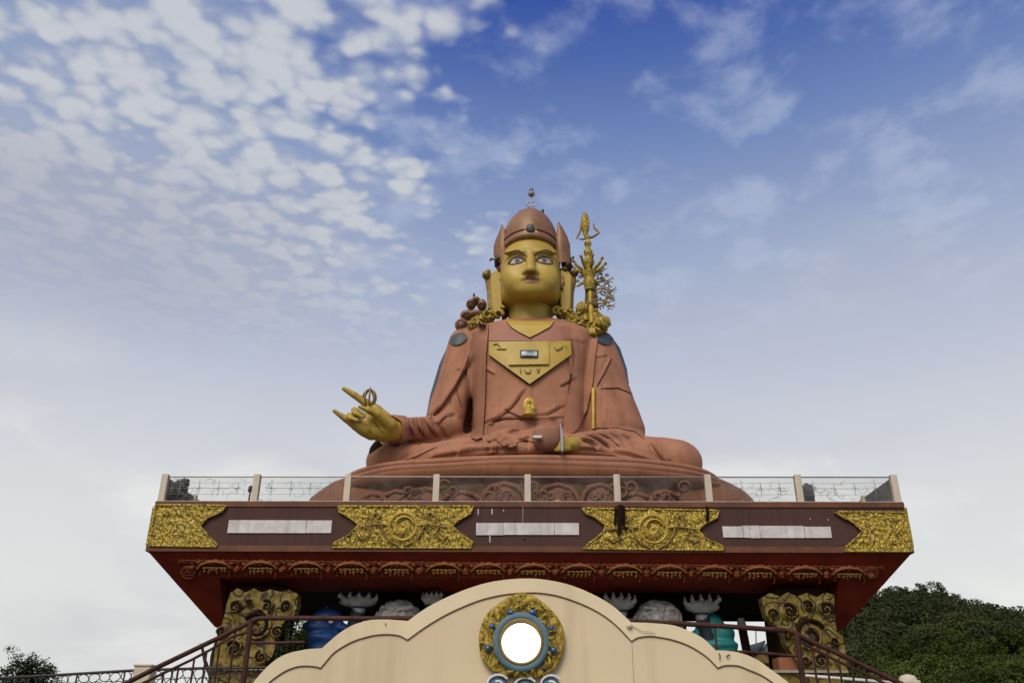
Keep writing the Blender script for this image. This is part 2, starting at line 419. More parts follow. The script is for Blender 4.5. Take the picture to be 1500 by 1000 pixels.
def drape(tree, poly, off, step=3.0, back=.25, dflt=55, mb=None, disp=None):
    """a garment panel cut out as a polygon and laid on a surface, with real thickness"""
    mb = mb or MB(); B = dens(poly, step); n = len(B)
    xs = [b[0] for b in B]; ys = [b[1] for b in B]; pts = list(B)
    y = min(ys)+step*.5; r = 0
    while y < max(ys):
        x = min(xs)+step*(.5 if r%2 else 0)
        while x < max(xs):
            if inside((x,y), B) and min((Vector((x,y))-b).length for b in B) > step*.55: pts.append(Vector((x,y)))
            x += step
        y += step*.87; r += 1
    v2, e2, f2 = delaunay_2d_cdt(pts, [], [list(range(n))], 1, 1e-4)[:3]
    V = []; last = dflt
    for p in v2:
        q, d = hit(tree, p[0], p[1], last); last = q.y
        o = off(p[0],p[1]) if callable(off) else off
        V.append(q+d*o)
    F = []
    for f in f2:
        a, b, c = (V[i] for i in f)
        nn = (b-a).cross(c-a)
        F.append(list(f) if nn.dot(CAM-a) > 0 else list(f)[::-1])
    mb.add(V, F, True)
    edge = {}
    for f in F:
        for i in range(3):
            a, b = f[i], f[(i+1)%3]
            if (b,a) in edge: del edge[(b,a)]
            else: edge[(a,b)] = 1
    for a, b in edge:
        da = (V[a]-CAM).normalized()*back
        mb.add([V[a], V[b], V[b]+da, V[a]+da], [[0,3,2,1]])
    return mb
def rib(tree, pl, r, off=0, mb=None, step=3, dflt=55, taper=True):
    mb = mb or MB(); D = dens(pl, step, False); pts = []
    for p in D:
        q, d = hit(tree, p[0], p[1], dflt); pts.append(q+d*off)
    m = len(pts); rs = [r*(min(1, .35+min(i, m-1-i)*.35) if taper else 1) for i in range(m)]
    return mb.tube(pts, rs, 6)
# ================================================================== STATUE
statue = thing('seated_statue', 'giant terracotta robed seated statue with golden face raised on the platform', 'statue', (0,56,17.4))
def pr(y, xl, xr, yc, hd):
    a = P(xl, y, yc); b = P(xr, y, yc); return (a.z, (a.x+b.x)/2, (b.x-a.x)/2, yc, hd)
VX = .08
f = Field((-12.4, 48.6, 15.6), (12.8, 62.5, 31.2), VX)
f.un(f.loft([pr(474,738,816,57.6,1.2), pr(480,716,842,57.6,1.7), pr(487,695,862,57.6,2.1), pr(496,684,872,57.5,2.5), pr(520,686,866,57.4,2.9),
             pr(560,690,860,57.3,3.15), pr(600,692,858,57.2,3.3), pr(640,692,860,57.1,3.5), pr(690,680,870,57,3.8)], 2.6))
# image-left arm and the cape behind it
f.un(f.cone(P(680,509,57.4), P(657,626,55.8), 1.25, .98), .25)
f.un(f.cone(P(658,628,55.6), P(588,628,52.4), .92, .74), .3)
g = Field((-12.4, 48.6, 15.6), (12.8, 62.5, 31.2), VX)
g.un(g.cone(P(682,505,58.3), P(650,612,57.6), 1.25, 1.25))
g.un(g.cone(P(682,505,58.3), P(668,612,58.6), 1.25, 1.35), .3)
g.F = np.maximum(g.F, P(640,616,57).z-g.Z+0*g.X)
f.un(g.F, .1)
# image-right sleeve cape, its hem and the forearm below
g.F[:] = 9
g.un(g.cone(P(876,508,57.8), P(907,632,56.9), 1.28, 1.75)); g.un(g.cone(P(870,515,57.2), P(887,632,55.9), 1.2, 1.5), .3)
hem = P(905,634,55).z; g.F = np.maximum(g.F, (hem-.13*np.maximum(g.X-5.0,0)*1.3)-g.Z+0*g.Y)
f.un(g.F, .08)
f.un(f.cone(P(922,650,56.4), P(850,650,51.2), 1.2, .70), .1)
f.un(f.ell(P(677,645,58.6), (1.3,1.0,1.3)))
# lap and crossed legs
f.un(f.ell(P(777,676,55.6), (8.6,4.6,1.2)), .4)
f.un(f.cone(P(566,677,53.9), P(700,668,57), 1.3, 1.7), .3)
f.un(f.cone(P(568,676,53.6), P(800,668,51.4), 1.15, .62), .3)
f.un(f.cone(P(991,680,54.6), P(860,668,57), 1.68, 1.8), .3)
f.un(f.cone(P(985,682,54.2), P(760,668,51.2), 1.5, .62), .3)
f.un(f.ell(P(777,668,51.8), (5.5,1.6,.55)), .3)
del g
V, Q = f.mesh(2); del f
K = []
def st(pl, w=3, d=.22, k='step'): K.append((pl, w, d, k))
# image-left sleeve wrinkles
for pl in ([(598,612),(600,625),(607,640)],[(610,611),(613,626),(624,641)],[(622,612),(630,628),(641,640)],[(588,611),(588,622),(592,640)],[(636,616),(648,628),(655,640)]): st(pl, 2.6, .2)
st([(694,516),(680,545),(652,590),(628,612)], 3, -.3); st([(640,622),(655,607),(668,606)], 2.5, .16); st([(658,575),(664,600),(670,615)], 3, .12); st([(668,540),(684,546)],2.5,.12)
# chest garment
st([(712,628),(748,598),(772,566)], 3.2, .22); st([(776,564),(776,590)], 2, -.12, 'groove'); st([(820,566),(845,552)], 2.5, .12)
st([(712,538),(726,548)], 2.5, -.14,'groove'); st([(738,598),(762,612),(800,607),(826,592)], 2.6, .18); st([(708,618),(740,612),(800,614),(828,610)], 2.4, .22)
st([(800,500),(838,498),(862,502)], 2, .08)
# image-right sleeve
st([(848,642),(866,646),(880,662)], 2.6, .24); st([(860,634),(880,644),(898,660)], 2.6, .24); st([(872,632),(893,640),(910,656)], 2.6, .2); st([(886,633),(905,640),(925,655)], 2.6, .18); st([(905,636),(922,642),(935,650)],2.6,.14)
st([(884,560),(884,600),(880,624)], 2.4, .16); st([(872,524),(890,520)], 2, .1); st([(893,522),(882,545),(873,565)], 2.4, .16)
# legs
st([(700,648),(672,662),(662,672)], 2.6, .2); st([(640,652),(600,672),(560,682)], 3, .16); st([(592,646),(575,660),(568,676)], 2.6, .16); st([(620,646),(610,662),(585,676)],2.6,.14)
st([(953,646),(962,660),(976,680)], 3, .42); st([(806,655),(860,657),(920,664),(975,682)], 3, .25); st([(600,690),(640,668),(700,658),(770,655)], 3, .22); st([(560,694),(620,676),(700,668),(775,664)], 2.6, .18)
for i in range(7): st([(716+i*19,644+(i%2)*3),(722+i*18,655),(716+i*19,663)], 2.4, .11)
V = fold(V, Q, [(a_,b_,c_*.7,d_) for a_,b_,c_,d_ in K])
# slow unevenness of hand-worked cement
NN = normals(V, Q)
dn = np.array([mn.noise(Vector(v)*.8)*.045+mn.noise(Vector(v)*.33)*.06 for v in V]); V = V+NN*dn[:,None]
robe = to_obj('robe', V, Q, 'robe', statue)
T = bvh(V, Q)
# lapels, cape edge, belt, collar
drape(T, [(701,474),(716,474),(712,520),(711,570),(709,610),(707,640),(698,643),(690,641),(688,620),(683,585),(684,545),(690,500)], .30).build('lapel', 'robe2', statue)
drape(T, [(836,474),(858,480),(876,492),(872,520),(868,560),(860,600),(846,628),(832,640),(824,638),(828,600),(838,552),(842,520),(838,498)], .28).build('lapel', 'robe', statue)
rib(T, [(692,490),(690,508),(678,540),(664,566),(648,590),(632,611)], .13, .06).build('cape_hem', 'robe', statue)
drape(T, [(820,478),(829,477),(837,506),(841,548),(835,548),(832,510)], .2).build('collar_edge', 'robe2', statue)
drape(T, [(716,478),(742,476),(776,495),(812,475),(832,478),(836,499),(716,499)], .12).build('collar', 'pink', statue)
drape(T, [(712,622),(740,615),(778,614),(824,612),(824,622),(800,634),(770,632),(742,640),(712,640)], lambda x,y: .16+.06*sin(y*1.1+sin(x*.12)*2)).build('belt', 'robe2', statue)
drape(T, [(712,634),(724,630),(745,627),(768,630),(790,624),(806,628),(800,640),(786,648),(770,644),(750,650),(730,648),(714,645)], lambda x,y: .34+.14*sin(x*.17+y*.35)+.05*sin(x*.5), 2.2).build('knotted_sash', 'robe', statue)
drape(T, [(727,632),(734,634),(760,652),(754,656),(736,652),(728,644)], lambda x,y: .5+.08*sin(x*.4+y*.6), 2).build('sash_tail', 'robe2', statue)
drape(T, [(706,640),(722,638),(728,650),(726,662),(712,664)], lambda x,y: .3+.08*sin(x*.7), 2).build('sash_tail', 'robe', statue)
# seams painted / shadow joints
sm = MB()
for pl in ([(716,519),(776,564)],[(776,564),(837,519)],[(712,500),(711,560),(709,615)],[(838,530),(833,580),(826,632)],[(867,566),(858,600),(846,626)]):
    rib(T, pl, .055, .03 if pl[0][0] in (716,776) else .1, sm)
sm.build('seam', 'seam', statue)
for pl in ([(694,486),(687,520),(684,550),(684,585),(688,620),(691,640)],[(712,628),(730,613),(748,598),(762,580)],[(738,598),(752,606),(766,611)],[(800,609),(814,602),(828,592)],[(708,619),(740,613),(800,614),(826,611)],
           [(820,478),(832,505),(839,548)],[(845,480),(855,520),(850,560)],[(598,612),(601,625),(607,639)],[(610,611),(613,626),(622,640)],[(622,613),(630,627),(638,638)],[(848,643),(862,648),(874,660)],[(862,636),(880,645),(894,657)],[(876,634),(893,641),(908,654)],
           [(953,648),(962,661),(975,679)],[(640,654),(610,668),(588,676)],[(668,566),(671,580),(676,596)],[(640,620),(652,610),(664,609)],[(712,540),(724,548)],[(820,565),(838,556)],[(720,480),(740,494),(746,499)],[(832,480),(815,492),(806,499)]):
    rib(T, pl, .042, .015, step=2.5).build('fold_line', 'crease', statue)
# the joint lines pressed into the sleeve
for pl in ([(880,569),(905,568),(927,577)],[(872,627),(905,627),(930,632),(944,643)],[(690,526),(676,552),(650,592),(630,613)],[(896,524),(886,545),(874,566)]): rib(T, pl, .05, .03).build('sleeve_seam', 'seam', statue)
bar = rib(T, [(869,569),(869,628)], .15, .22, taper=False).build('yellow_bar', 'gold', statue)
# blue-grey shoulder discs and cape lining on the outer shoulder
def ellp(cx, cy, a, b, rot=0, n=20): return [(cx+a*cos(t)*cos(rot)-b*sin(t)*sin(rot), cy+a*cos(t)*sin(rot)+b*sin(t)*cos(rot)) for t in [2*pi*i/n for i in range(n)]]
drape(T, ellp(671,496,14,8,-.4), .16, 2).build('shoulder_disc', 'slate', statue)
drape(T, ellp(886,496,13,8,.25), .16, 2).build('shoulder_disc', 'slate', statue)
MB().tube([P(682,500,58.9),P(668,540,58.9),P(655,585,58.6),P(648,614,58.4)], [1.1,1.3,1.3,1.2], 24).build('cape_lining', 'slate', statue)
MB().tube([P(874,500,58.9),P(884,520,58.9),P(893,548,58.8),P(898,566,58.6)], [1.15,1.35,1.35,1.2], 24).build('cape_lining', 'slate', statue)

# ---- gold chest plate with window
plate = drape(T, [(716,500),(836,499),(837,519),(776,562),(716,519)], .34).build('chest_plate', 'skin', statue)
drape(T, [(745,500.5),(804,500),(804,533),(745,534)], .52).build('raised_panel', 'skin', plate)
pm = MB()
for pl in ([(745,534),(804,533)],[(727,511),(742,511)],[(722,505),(728,503),(733,508)],[(812,508),(816,513),(822,510),(825,506)],[(829,505),(830,510)],[(762,539),(763,547)],[(768,541),(771,546),(776,546),(778,540)],[(786,539),(790,546)],[(791,539),(787,546)]):
    rib(T, pl, .05, .40, pm, step=2)
pm.build('plate_relief', 'golddk', plate)
fr = drape(T, [(762,512.5),(788.5,512.5),(788.5,523.5),(762,523.5)], .60, 2).build('window_frame', 'dark', plate)
pn = drape(T, [(764,514.2),(786.5,514.2),(786.5,520.8),(764,520.8)], .66, 2)
pane = pn.build('window_pane', 'pane', plate)
# writing on the little sign behind the pane
tx = bpy.data.curves.new('t', 'FONT'); tx.body = 'Indbus'; tx.size = 1; tx.extrude = .03; tx.align_x = 'CENTER'
to = bpy.data.objects.new('t', tx); COL.objects.link(to); bpy.context.view_layer.update()
me = bpy.data.meshes.new_from_object(to.evaluated_get(bpy.context.evaluated_depsgraph_get())); bpy.data.objects.remove(to)
q0, dd = hit(T, 775, 520.3, 54); q0 = q0+dd*.74
xs = [v.co.x for v in me.vertices]; wd = max(xs)-min(xs); S = (P(785,520,q0.y).x-P(765,520,q0.y).x)/wd
nrm = dd; up = Vector((0,0,1)); xx = Vector((1,0,0)); zz = Vector((0,-sin(R(10)),cos(R(10))))
for v in me.vertices:
    c = v.co.copy(); v.co = q0+xx*c.x*S+zz*c.y*S*.62+dd*c.z*S
me.materials.append(M['white2']); link('sign_lettering', me, plate)

# ---- small gold figure on the belt
q0, dd = hit(T, 775, 612, 53); b0 = q0+Vector((0,-.55,0))
ff = Field((b0.x-.9,b0.y-.7,b0.z-.25), (b0.x+.9,b0.y+.7,b0.z+1.7), .035)
def o3(x,y,z): return (b0.x+x, b0.y+y, b0.z+z)
ff.un(ff.ell(o3(0,0,.02),(.48,.42,.14))); ff.un(ff.ell(o3(0,-.02,.2),(.42,.34,.15)),.05); ff.un(ff.ell(o3(0,.03,.5),(.21,.16,.32)),.08)
ff.un(ff.ell(o3(0,.02,.97),(.13,.13,.16)),.04); ff.un(ff.ell(o3(0,.03,1.14),(.06,.06,.09)),.03)
for sx in (-1,1):
    ff.un(ff.cone(o3(.22*sx,.02,.68), o3(.30*sx,-.05,.42), .075,.06),.04); ff.un(ff.cone(o3(.30*sx,-.05,.42), o3(.05*sx,-.25,.32), .06,.05),.03)
ff.un(ff.ell(o3(0,.22,.75),(.42,.06,.62)))
v_, q_ = ff.mesh(1); to_obj('belt_figure', v_, q_, 'gold', statue)

# ---- neck and head
hc = Vector((.13,57,0)); cx = P(777,420,56).x
f = Field((cx-3.0, 53.0, 27.6), (cx+3.0, 60.6, 38.0), .055)
z_ch = P(777,427.5,54.4).z; z_br = 35.6
def H(px, py, Y): return P(px, py, Y)
f.un(f.sup((cx,57.2,z_ch+3.35), (2.30,2.72,3.38), 3.0, 7.0))
f.F = np.maximum(f.F, np.where(f.Z > 34.2, f.ell((cx,57.2,34.2), (2.40,2.80,3.0)), -9)).astype(np.float32)
f.un(f.ell((cx,55.1,z_ch+1.0), (1.6,1.15,.98)), .4)
f.un(f.cone((cx,57.5,z_ch+2), (cx,57.5,28.6), 1.66, 1.66), .06)
f.un(f.ell((cx,57.3,28.1), (2.5,1.9,1.0)), .35)
# cheeks, brow, sockets
for s_ in (-1,1):
    e = P(777+s_*20,380,54.5)
    f.sub(f.ell((e.x, 53.92, e.z+.02), (.86,.62,.50)), .25)
    f.un(f.ell((e.x, 54.95, e.z-.08), (.72,.42,.42)), .10)
    b = P(777+s_*20,369,54.5); f.un(f.ell((b.x, 54.72, b.z+.05), (1.0,.34,.22)), .25)
    c = P(777+s_*24,400,54.5); f.un(f.ell((c.x, 55.0, c.z), (.85,.55,.85)), .4)
    w = P(777+s_*7.2,398.4,53.9); f.un(f.ell((w.x, 54.12, w.z+.02), (.27,.42,.22)), .12)
    o_ = P(777+s_*4.2,401,53.6); f.sub(f.ell((o_.x, 53.92, o_.z-.10), (.15,.26,.16)), .04)
a = P(777,372,54.5); t_ = P(777,396.4,53.5)
f.un(f.cone((cx,54.62,a.z), (cx,53.66,t_.z+.14), .30, .38), .14)
f.un(f.ell((cx,53.66,t_.z+.10), (.40,.38,.30)), .1)
lu = P(776,406.9,54.1); f.un(f.ell((cx,54.30,lu.z), (.66,.30,.15)), .07)
for s_ in (-1,1): f.un(f.ell((cx+s_*.2,54.20,lu.z+.04), (.30,.24,.12)), .08)
ll = P(776,411.8,54.1); f.un(f.ell((cx,54.30,ll.z), (.56,.32,.15)), .07)
mm = P(776,409.4,54.1); f.sub(f.ell((cx,54.0,mm.z), (.62,.16,.035)), .05)
cn = P(777,421.5,54.2); f.un(f.ell((cx,54.55,cn.z), (.85,.5,.5)), .4)
V, Q = f.mesh(1); del f
V = fold(V, Q, [([(741,383),(748,375),(757,372),(766,376),(771,381)],1.2,.05,'step'), ([(786,380),(790,375),(798,371),(806,375),(812,383)],1.2,.05,'step')])
head = to_obj('head', V, Q, 'skin', statue); TH = bvh(V, Q)
def hd(poly, off, name, m, par=head, step=1.6): return drape(TH, poly, off, step, .1, 54.5).build(name, m, par)
eyeL = [(745.5,386.2),(749,381),(754,377.6),(759,376.8),(764,378.8),(768,381.4),(765,382.6),(760,384.4),(754,386.0)]
eyeR = [(785.6,381.6),(790,378.4),(796,376.2),(801,377.4),(805.5,381),(808.6,385.8),(802,385.6),(795,384.6),(789.5,382.8)]
for ey, ic in ((eyeL,(757.3,380.6)), (eyeR,(797,380.2))):
    w_ = hd(ey, .035, 'eye_white', 'white')
    hd([(x,max(y,ic[1]-2.6)) for x,y in ellp(ic[0],ic[1],4.3,4.4)], .06, 'iris', 'iris', w_, 1.2)
    hd(ellp(ic[0],ic[1],2.1,2.3), .08, 'pupil', 'dark', w_, 1.0)
    hd(ellp(ic[0]+1.2,ic[1]-1.6,.7,.7,0,8), .095, 'eye_glint', 'white', w_, .8)
def lash(pl, r, nm, m='brow'): rib(TH, pl, r, .03, step=1.5, dflt=54.5).build(nm, m, head)
lash([(744,387.2),(748,381.4),(753,377.2),(759,375.8),(765,378.4),(769.5,381.6)], .10, 'eyelid_line'); lash([(784.4,381.8),(789,378.2),(795.5,375.2),(801.5,376.4),(806.5,380.4),(809.8,386.6)], .10, 'eyelid_line')
lash([(745.5,387),(753,387),(761,385),(768,382)], .045, 'eyelid_line'); lash([(786,382.4),(793,385.2),(801,386.6),(808.6,386.6)], .045, 'eyelid_line')
lash([(748,369.5),(753,366.8),(762,366.5)], .04, 'eyelid_crease'); lash([(793,366.8),(802,365.5),(808,368)], .04, 'eyelid_crease')
hd([(744,370.2),(748,367.6),(755,366.0),(762,367.2),(768,370.8),(772,374),(771.6,376.6),(766,373.4),(760,370.2),(754,368.8),(748,369.8)], .05, 'eyebrow', 'brow')
hd([(781,372.2),(787,368.8),(793,365.8),(799,364.8),(806,366.8),(810.4,370.2),(804,368.8),(797,367.8),(790,370.6),(783,374.8)], .05, 'eyebrow', 'brow')
hd([(763.6,409.6),(768,407.2),(773,405.0),(776.5,405.8),(780,405.0),(786,407.2),(790.5,409.4),(784,409.6),(776,409.2),(769,409.8)], .03, 'lip', 'lip')
hd([(764,409.8),(769,410.0),(776,409.5),(784,409.8),(790,409.6),(787,412),(781,413.8),(775,414.2),(769,413)], .03, 'lip', mat('lower_lip_paint',(.45,.21,.14),.4,var=.1))
lash([(762.8,410.2),(769,409.9),(776,409.4),(784,409.7),(791.2,410.0)], .04, 'mouth_line', mat('mouth_line_paint',(.12,.03,.02),.5,var=.1))
hd([(769,398.5),(771.5,396),(777,396.6),(783,396),(785.6,398.6),(784,401.2),(780,402.4),(774,402.4),(770.6,401.2)], .02, 'nose_underside_shade', mat('nose_shade_paint',(.19,.11,.035),.6,var=.1))  # shade under the nose, painted as one dark patch over its whole underside

# ---- hat
zt = P(777,307,57).z
zb_ = P(777,347,54.6).z
hat = MB().lathe([(2.30,zb_-.06),(2.42,zb_-.04),(2.55,zb_+.10),(2.55,zb_+.35),(2.47,zb_+.5)]+[(h_*.0535,P(777,y_,57.2).z) for y_,h_ in ((357,45.5),(349,44),(341,41.5),(334,38),(327,33),(321,26.5),(316,19.5),(311,11.5),(308,5))]+[(0,P(777,306,57.2).z)],
    (cx,57.2,0), 64, .895, 1.07).build('hat', 'hat', statue)
for o in [hat]:
    s_ = o.modifiers.new('sub','SUBSURF'); s_.levels = 1; s_.render_levels = 1
# band lines
hb = MB()
for v in hat.data.vertices:
    if v.co.z < 37.2: v.co.z -= .12*(abs(v.co.x-cx)/2.6)**2.2*min(1,(37.2-v.co.z)/1.2)
for z,r in ((zb_+.55,2.49),):
    hb.tube([(cx+r*.90*cos(t), 57.2+r*1.075*sin(t), z+.12*max(0,-sin(t))**3) for t in [2*pi*i/48 for i in range(48)]], .05, 6, closed=True)
hb.build('hat_band', 'trim', hat)
# pointed upturned side flaps
def flap(sg):
    mb = MB(); rows = []
    pl = [((728,386),(744,384)),((723,374),(745,370)),((723,360),(745,356)),((727,348),(743,345)),((732,338),(740,337)),((736.8,331),(737.4,331))] if sg < 0 else \
         [((835,388),(818,384)),((836,374),(814,368)),((835,358),(813,352)),((831,346),(815,342)),((825,335),(816,334)),((816.6,327),(816,327))]
    fr = [(P(*a,56.6), P(*b,55.9)) for a,b in pl]; bk = [(P(*a,58.6), P(*b,58.3)) for a,b in pl]
    for (a,b),(c,d) in zip(fr, bk):
        m_ = (a+b)/2+Vector((sg*.1,-.25,0)); rows.append([a, m_, b, d, c])
    vs = [v for r_ in rows for v in r_]; fs = []
    for i in range(len(rows)-1):
        for k in range(5): fs.append([i*5+k, i*5+(k+1)%5, (i+1)*5+(k+1)%5, (i+1)*5+k])
    mb.add(vs, fs, True); mb.add(rows[0], [[0,1,2,3,4]]); return mb.build('hat_flap', 'hat', hat)
flap(-1); flap(1)
# brow ornament: blue jewel in a gold leaf
j = P(777,335,54.6)
MB().prism([(j.x-.62,j.z-.45),(j.x-.4,j.z+.15),(j.x,j.z+.75),(j.x+.4,j.z+.15),(j.x+.62,j.z-.45),(j.x,j.z-.62)], 54.56, 55.6).build('jewel_setting', 'letter', hat, bevel=.08)
MB().ball((j.x,54.50,j.z-.02), (.34,.16,.40)).build('jewel', 'slate', hat)
# finial of the hat: rod, crescent ring, small vase and tip; two side spikes
fp = lambda x,y: P(x,y,57.2)
fi = MB().tube([fp(778,307), fp(778,281)], .05, 8)
rc = fp(778,300); fi.tube([(rc.x+.38*cos(t), 57.2, rc.z+.24*sin(t)+.05) for t in [2*pi*i/24 for i in range(24)]], .055, 6, closed=True)
c2 = fp(778.5,284.5); fi.lathe([(.02,-.3),(.12,-.25),(.30,-.05),(.30,.03),(.12,.08),(.1,.2),(.17,.3),(.1,.42),(0,.55)], c2, 12)
fi.build('finial', 'steel', hat)
MB().ball(fp(778.5,279), .17).build('finial_knob', 'dark', hat)
MB().tube([fp(763,314), fp(761.5,308)], [.14,.05], 6).build('hat_spike', 'dark', hat)
MB().tube([fp(794,312), fp(795.5,307)], [.16,.08], 6).build('hat_spike', 'dark', hat)
# hair locks below the hat
for sx, xs_ in ((-1,727),(1,833)):
    hl = MB()
    for i in range(7):
        x = xs_+sx*(-4+random.uniform(-3,3)); y = 378+i*4.0
        hl.ball(P(x,y,57+random.uniform(-.5,.9)), (.36,.6,.30), 10, wob=.5)
    if sx < 0: hl.tube([P(724,380,57.5),P(719,379,57.5),P(718,382,57.5)], .09, 6)
    else: hl.tube([P(834,380,57.5),P(839,379,57.5),P(840,376,57.5)], .09, 6)
    hl.build('hair_lock', 'hair', statue)
# ears: long lobes and the ear-ornament slabs behind them
def slab(pts, y0, y1, nm, m, par, bv=.12):
    mb = MB(); A = [P(x,y,y0) for x,y in pts]; B = [P(x,y,y0)+Vector((0,y1-y0,0)) for x,y in pts]
    n = len(pts); Ar = sum(pts[i][0]*pts[(i+1)%n][1]-pts[(i+1)%n][0]*pts[i][1] for i in range(n))
    if Ar < 0: A = A[::-1]; B = B[::-1]
    mb.hull(A, B); return mb.build(nm, m, par, bevel=bv)
eL = slab([(722,397),(728,393),(735,397),(737,404),(736,430),(736,452),(731,459),(723,459),(720,448),(719,425),(718,408)], 56.3, 57.3, 'ear', 'skin', statue)
slab([(733,392),(737,392),(738,402),(735,412),(731,408)], 56.1, 56.9, 'ear_rim', 'skin', eL)
slab([(709,402),(712,398),(718,400),(722,398),(723,425),(724,456),(717,457),(714,448),(713,425),(711,412)], 56.8, 57.6, 'ear_ornament', 'golddk', eL)
MB().ball(P(712,403,56.8), (.32,.4,.32)).ball(P(715,398,56.8), .2).build('ear_knob', 'golddk', eL)
eR = slab([(820,396),(826,392),(834,397),(838,405),(837,425),(836,450),(832,459),(824,459),(821,447),(820,420)], 56.3, 57.3, 'ear', 'skin', statue)
slab([(822,402),(826,404),(827,412),(824,418),(826,424),(821,420),(820,408)], 56.05, 56.6, 'ear_rim', 'golddk', eR)
slab([(833,396),(840,398),(844,402),(844,412),(841,425),(840,456),(834,457),(834,425)], 56.8, 57.6, 'ear_ornament', 'golddk', eR)
MB().ball(P(842,400,56.8), (.3,.4,.28)).build('ear_knob', 'golddk', eR)
# neck skin running down into the open collar
drape(T, [(742,470),(812,470),(806,478),(790,487),(776,494),(760,486),(748,478)], .30).build('throat', 'skin', statue)
# wedges beside the neck (dark hair tassels)
MB().tube([P(737,447,57.6),P(741,460,57.6),P(737,470,57.4)], [.35,.3,.12], 8).build('hair_tassel', 'hair', statue)
MB().tube([P(822,447,57.6),P(817,460,57.6),P(820,468,57.4)], [.3,.25,.12], 8).build('hair_tassel', 'hair', statue)

# ---- scroll collars (gold leaf scrolls on both shoulders)
def scroll(path, r, n, nm, m, par, Y=56.6, sd=1):
    rnd = random.Random(sd); mb = MB(); D = dens(path, 5, False)
    for p in D:
        for k in range(n):
            c = P(p.x+rnd.uniform(-4,4), p.y+rnd.uniform(-4.5,4.5), Y+rnd.uniform(-.6,.4)); a = rnd.uniform(0,6.28)
            q = [(c.x+cos(a+t*2.2)*(.32-.04*t), c.y+t*.03, c.z+sin(a+t*2.2)*(.30-.04*t)) for t in [i*.4 for i in range(7)]]
            mb.tube(q, [r*(1-.08*i) for i in range(7)], 6)
        mb.ball(P(p.x,p.y,Y+.25), (r*2.0,r*2,r*2.2), 8, wob=.5)
    return mb.build(nm, m, par)
scroll([(694,474),(706,467),(720,459),(734,456)], .15, 3, 'shoulder_scroll', 'relief', statue, 56.4, 3)
scroll([(818,458),(832,461),(846,467),(860,476),(874,482)], .15, 3, 'shoulder_scroll', 'relief', statue, 56.4, 4)
# brown cloud scroll standing on the image-left shoulder
c0 = P(688,460,57.6); f = Field((c0.x-1.5,56.3,c0.z-1.9), (c0.x+1.9,58.9,c0.z+1.7), .045)
for x,y,a,b in ((677,476,12,11),(686,488,18,9),(697,481,14,10),(684,462,11,9),(697,460,12,7),(690,446,8,9),(706,447,8,10),(697,441,8,7)):
    c = P(x,y,57.6); f.un(f.ell(c, (a*.047,.5,b*.047)), .05)
for x,y,a,b in ((687,476.5,6,1.8),(697,456.5,5.5,1.6)):
    c = P(x,y,57.6); f.sub(f.ell(c, (a*.047,2,b*.047)), .02)
V, Q = f.mesh(1); cso = to_obj('cloud_scroll', V, Q, 'hat', statue); del f; TC = bvh(V, Q)
for x,y,r_,t0 in ((676,474,7,2),(684,462,7,1),(690,446,6,3),(706,447,6,.5),(697,441,5,2)):
    rib(TC, [(x+r_*(1-i*.05)*cos(t0+i*.5), y+r_*(1-i*.05)*sin(t0+i*.5)) for i in range(15)], .055, .02, dflt=57.2, step=2).build('scroll_line', 'hair', cso)
MB().tube([P(695,437,57.6),P(694,430,57.6)], [.1,.07], 6).tube([P(693,436,57.6),P(700,437,57.6)], .09, 6).build('scroll_pin', 'dark', statue)

# ---- pointing hand (image left)
def hand_f(fs):
    lo = [min(p[i] for p in fs)-1.4 for i in range(3)]; hi = [max(p[i] for p in fs)+1.4 for i in range(3)]
    return Field(lo, hi, .05)
hp = [P(487,600,50), P(503,568,50), P(583,632,52.5), P(560,660,50.5)]
f = hand_f(hp)
f.un(f.cone(P(586,632,52.5), P(566,630,51.4), .68, .68))
f.un(f.cone(P(567,627,51.3), P(549,613,50.9), .66, .52), .2); f.un(f.cone(P(560,634,51.3), P(538,630,50.8), .58, .40), .25)
f.un(f.cone(P(548,618,51.1), P(532,624,50.9), .50, .52), .3)
f.un(f.cone(P(543,636,51.0), P(521,624,50.7), .36, .27), .18); f.un(f.cone(P(521,624,50.7), P(506,613,50.4), .26, .21), .06); f.un(f.cone(P(506,613,50.4), P(489.5,601.5,50.1), .215, .12), .05)
f.un(f.cone(P(552,601,51.5), P(533,588,51.4), .32, .26), .12); f.un(f.cone(P(533,588,51.4), P(519,578.5,51.2), .25, .205), .05); f.un(f.cone(P(519,578.5,51.2), P(503.5,569,51.0), .215, .14), .05)
f.un(f.cone(P(563,612,51.6), P(551,600,51.5), .44, .32), .18)
f.un(f.cone(P(540,614,50.8), P(519,600.5,50.4), .25, .20), .05); f.un(f.cone(P(519,600.5,50.4), P(522,605.5,49.95), .20, .175), .03); f.un(f.cone(P(522,605.5,49.95), P(532,610.5,49.9), .17, .12), .02)
f.un(f.cone(P(534,621,50.7), P(512,608.5,50.3), .25, .20), .05); f.un(f.cone(P(512,608.5,50.3), P(514,612.5,49.85), .20, .175), .03); f.un(f.cone(P(514,612.5,49.85), P(523.5,615.5,49.8), .17, .115), .02)
f.un(f.cone(P(570,622,50.9), P(553,607,50.2), .50, .30), .15); f.un(f.cone(P(553,607,50.2), P(539,600.5,49.8), .25, .20), .05); f.un(f.cone(P(539,600.5,49.8), P(526.5,595.5,49.6), .19, .11), .03)
V, Q = f.mesh(1); del f
V = fold(V, Q, [([(538,619),(541,628),(543,633)],1.4,-.14,'groove'), ([(546,612),(556,622),(562,634)],1.6,-.12,'groove')])
hand = to_obj('hand', V, Q, 'skin', statue, label='raised right hand pointing with index and little finger')
TN = bvh(V, Q)
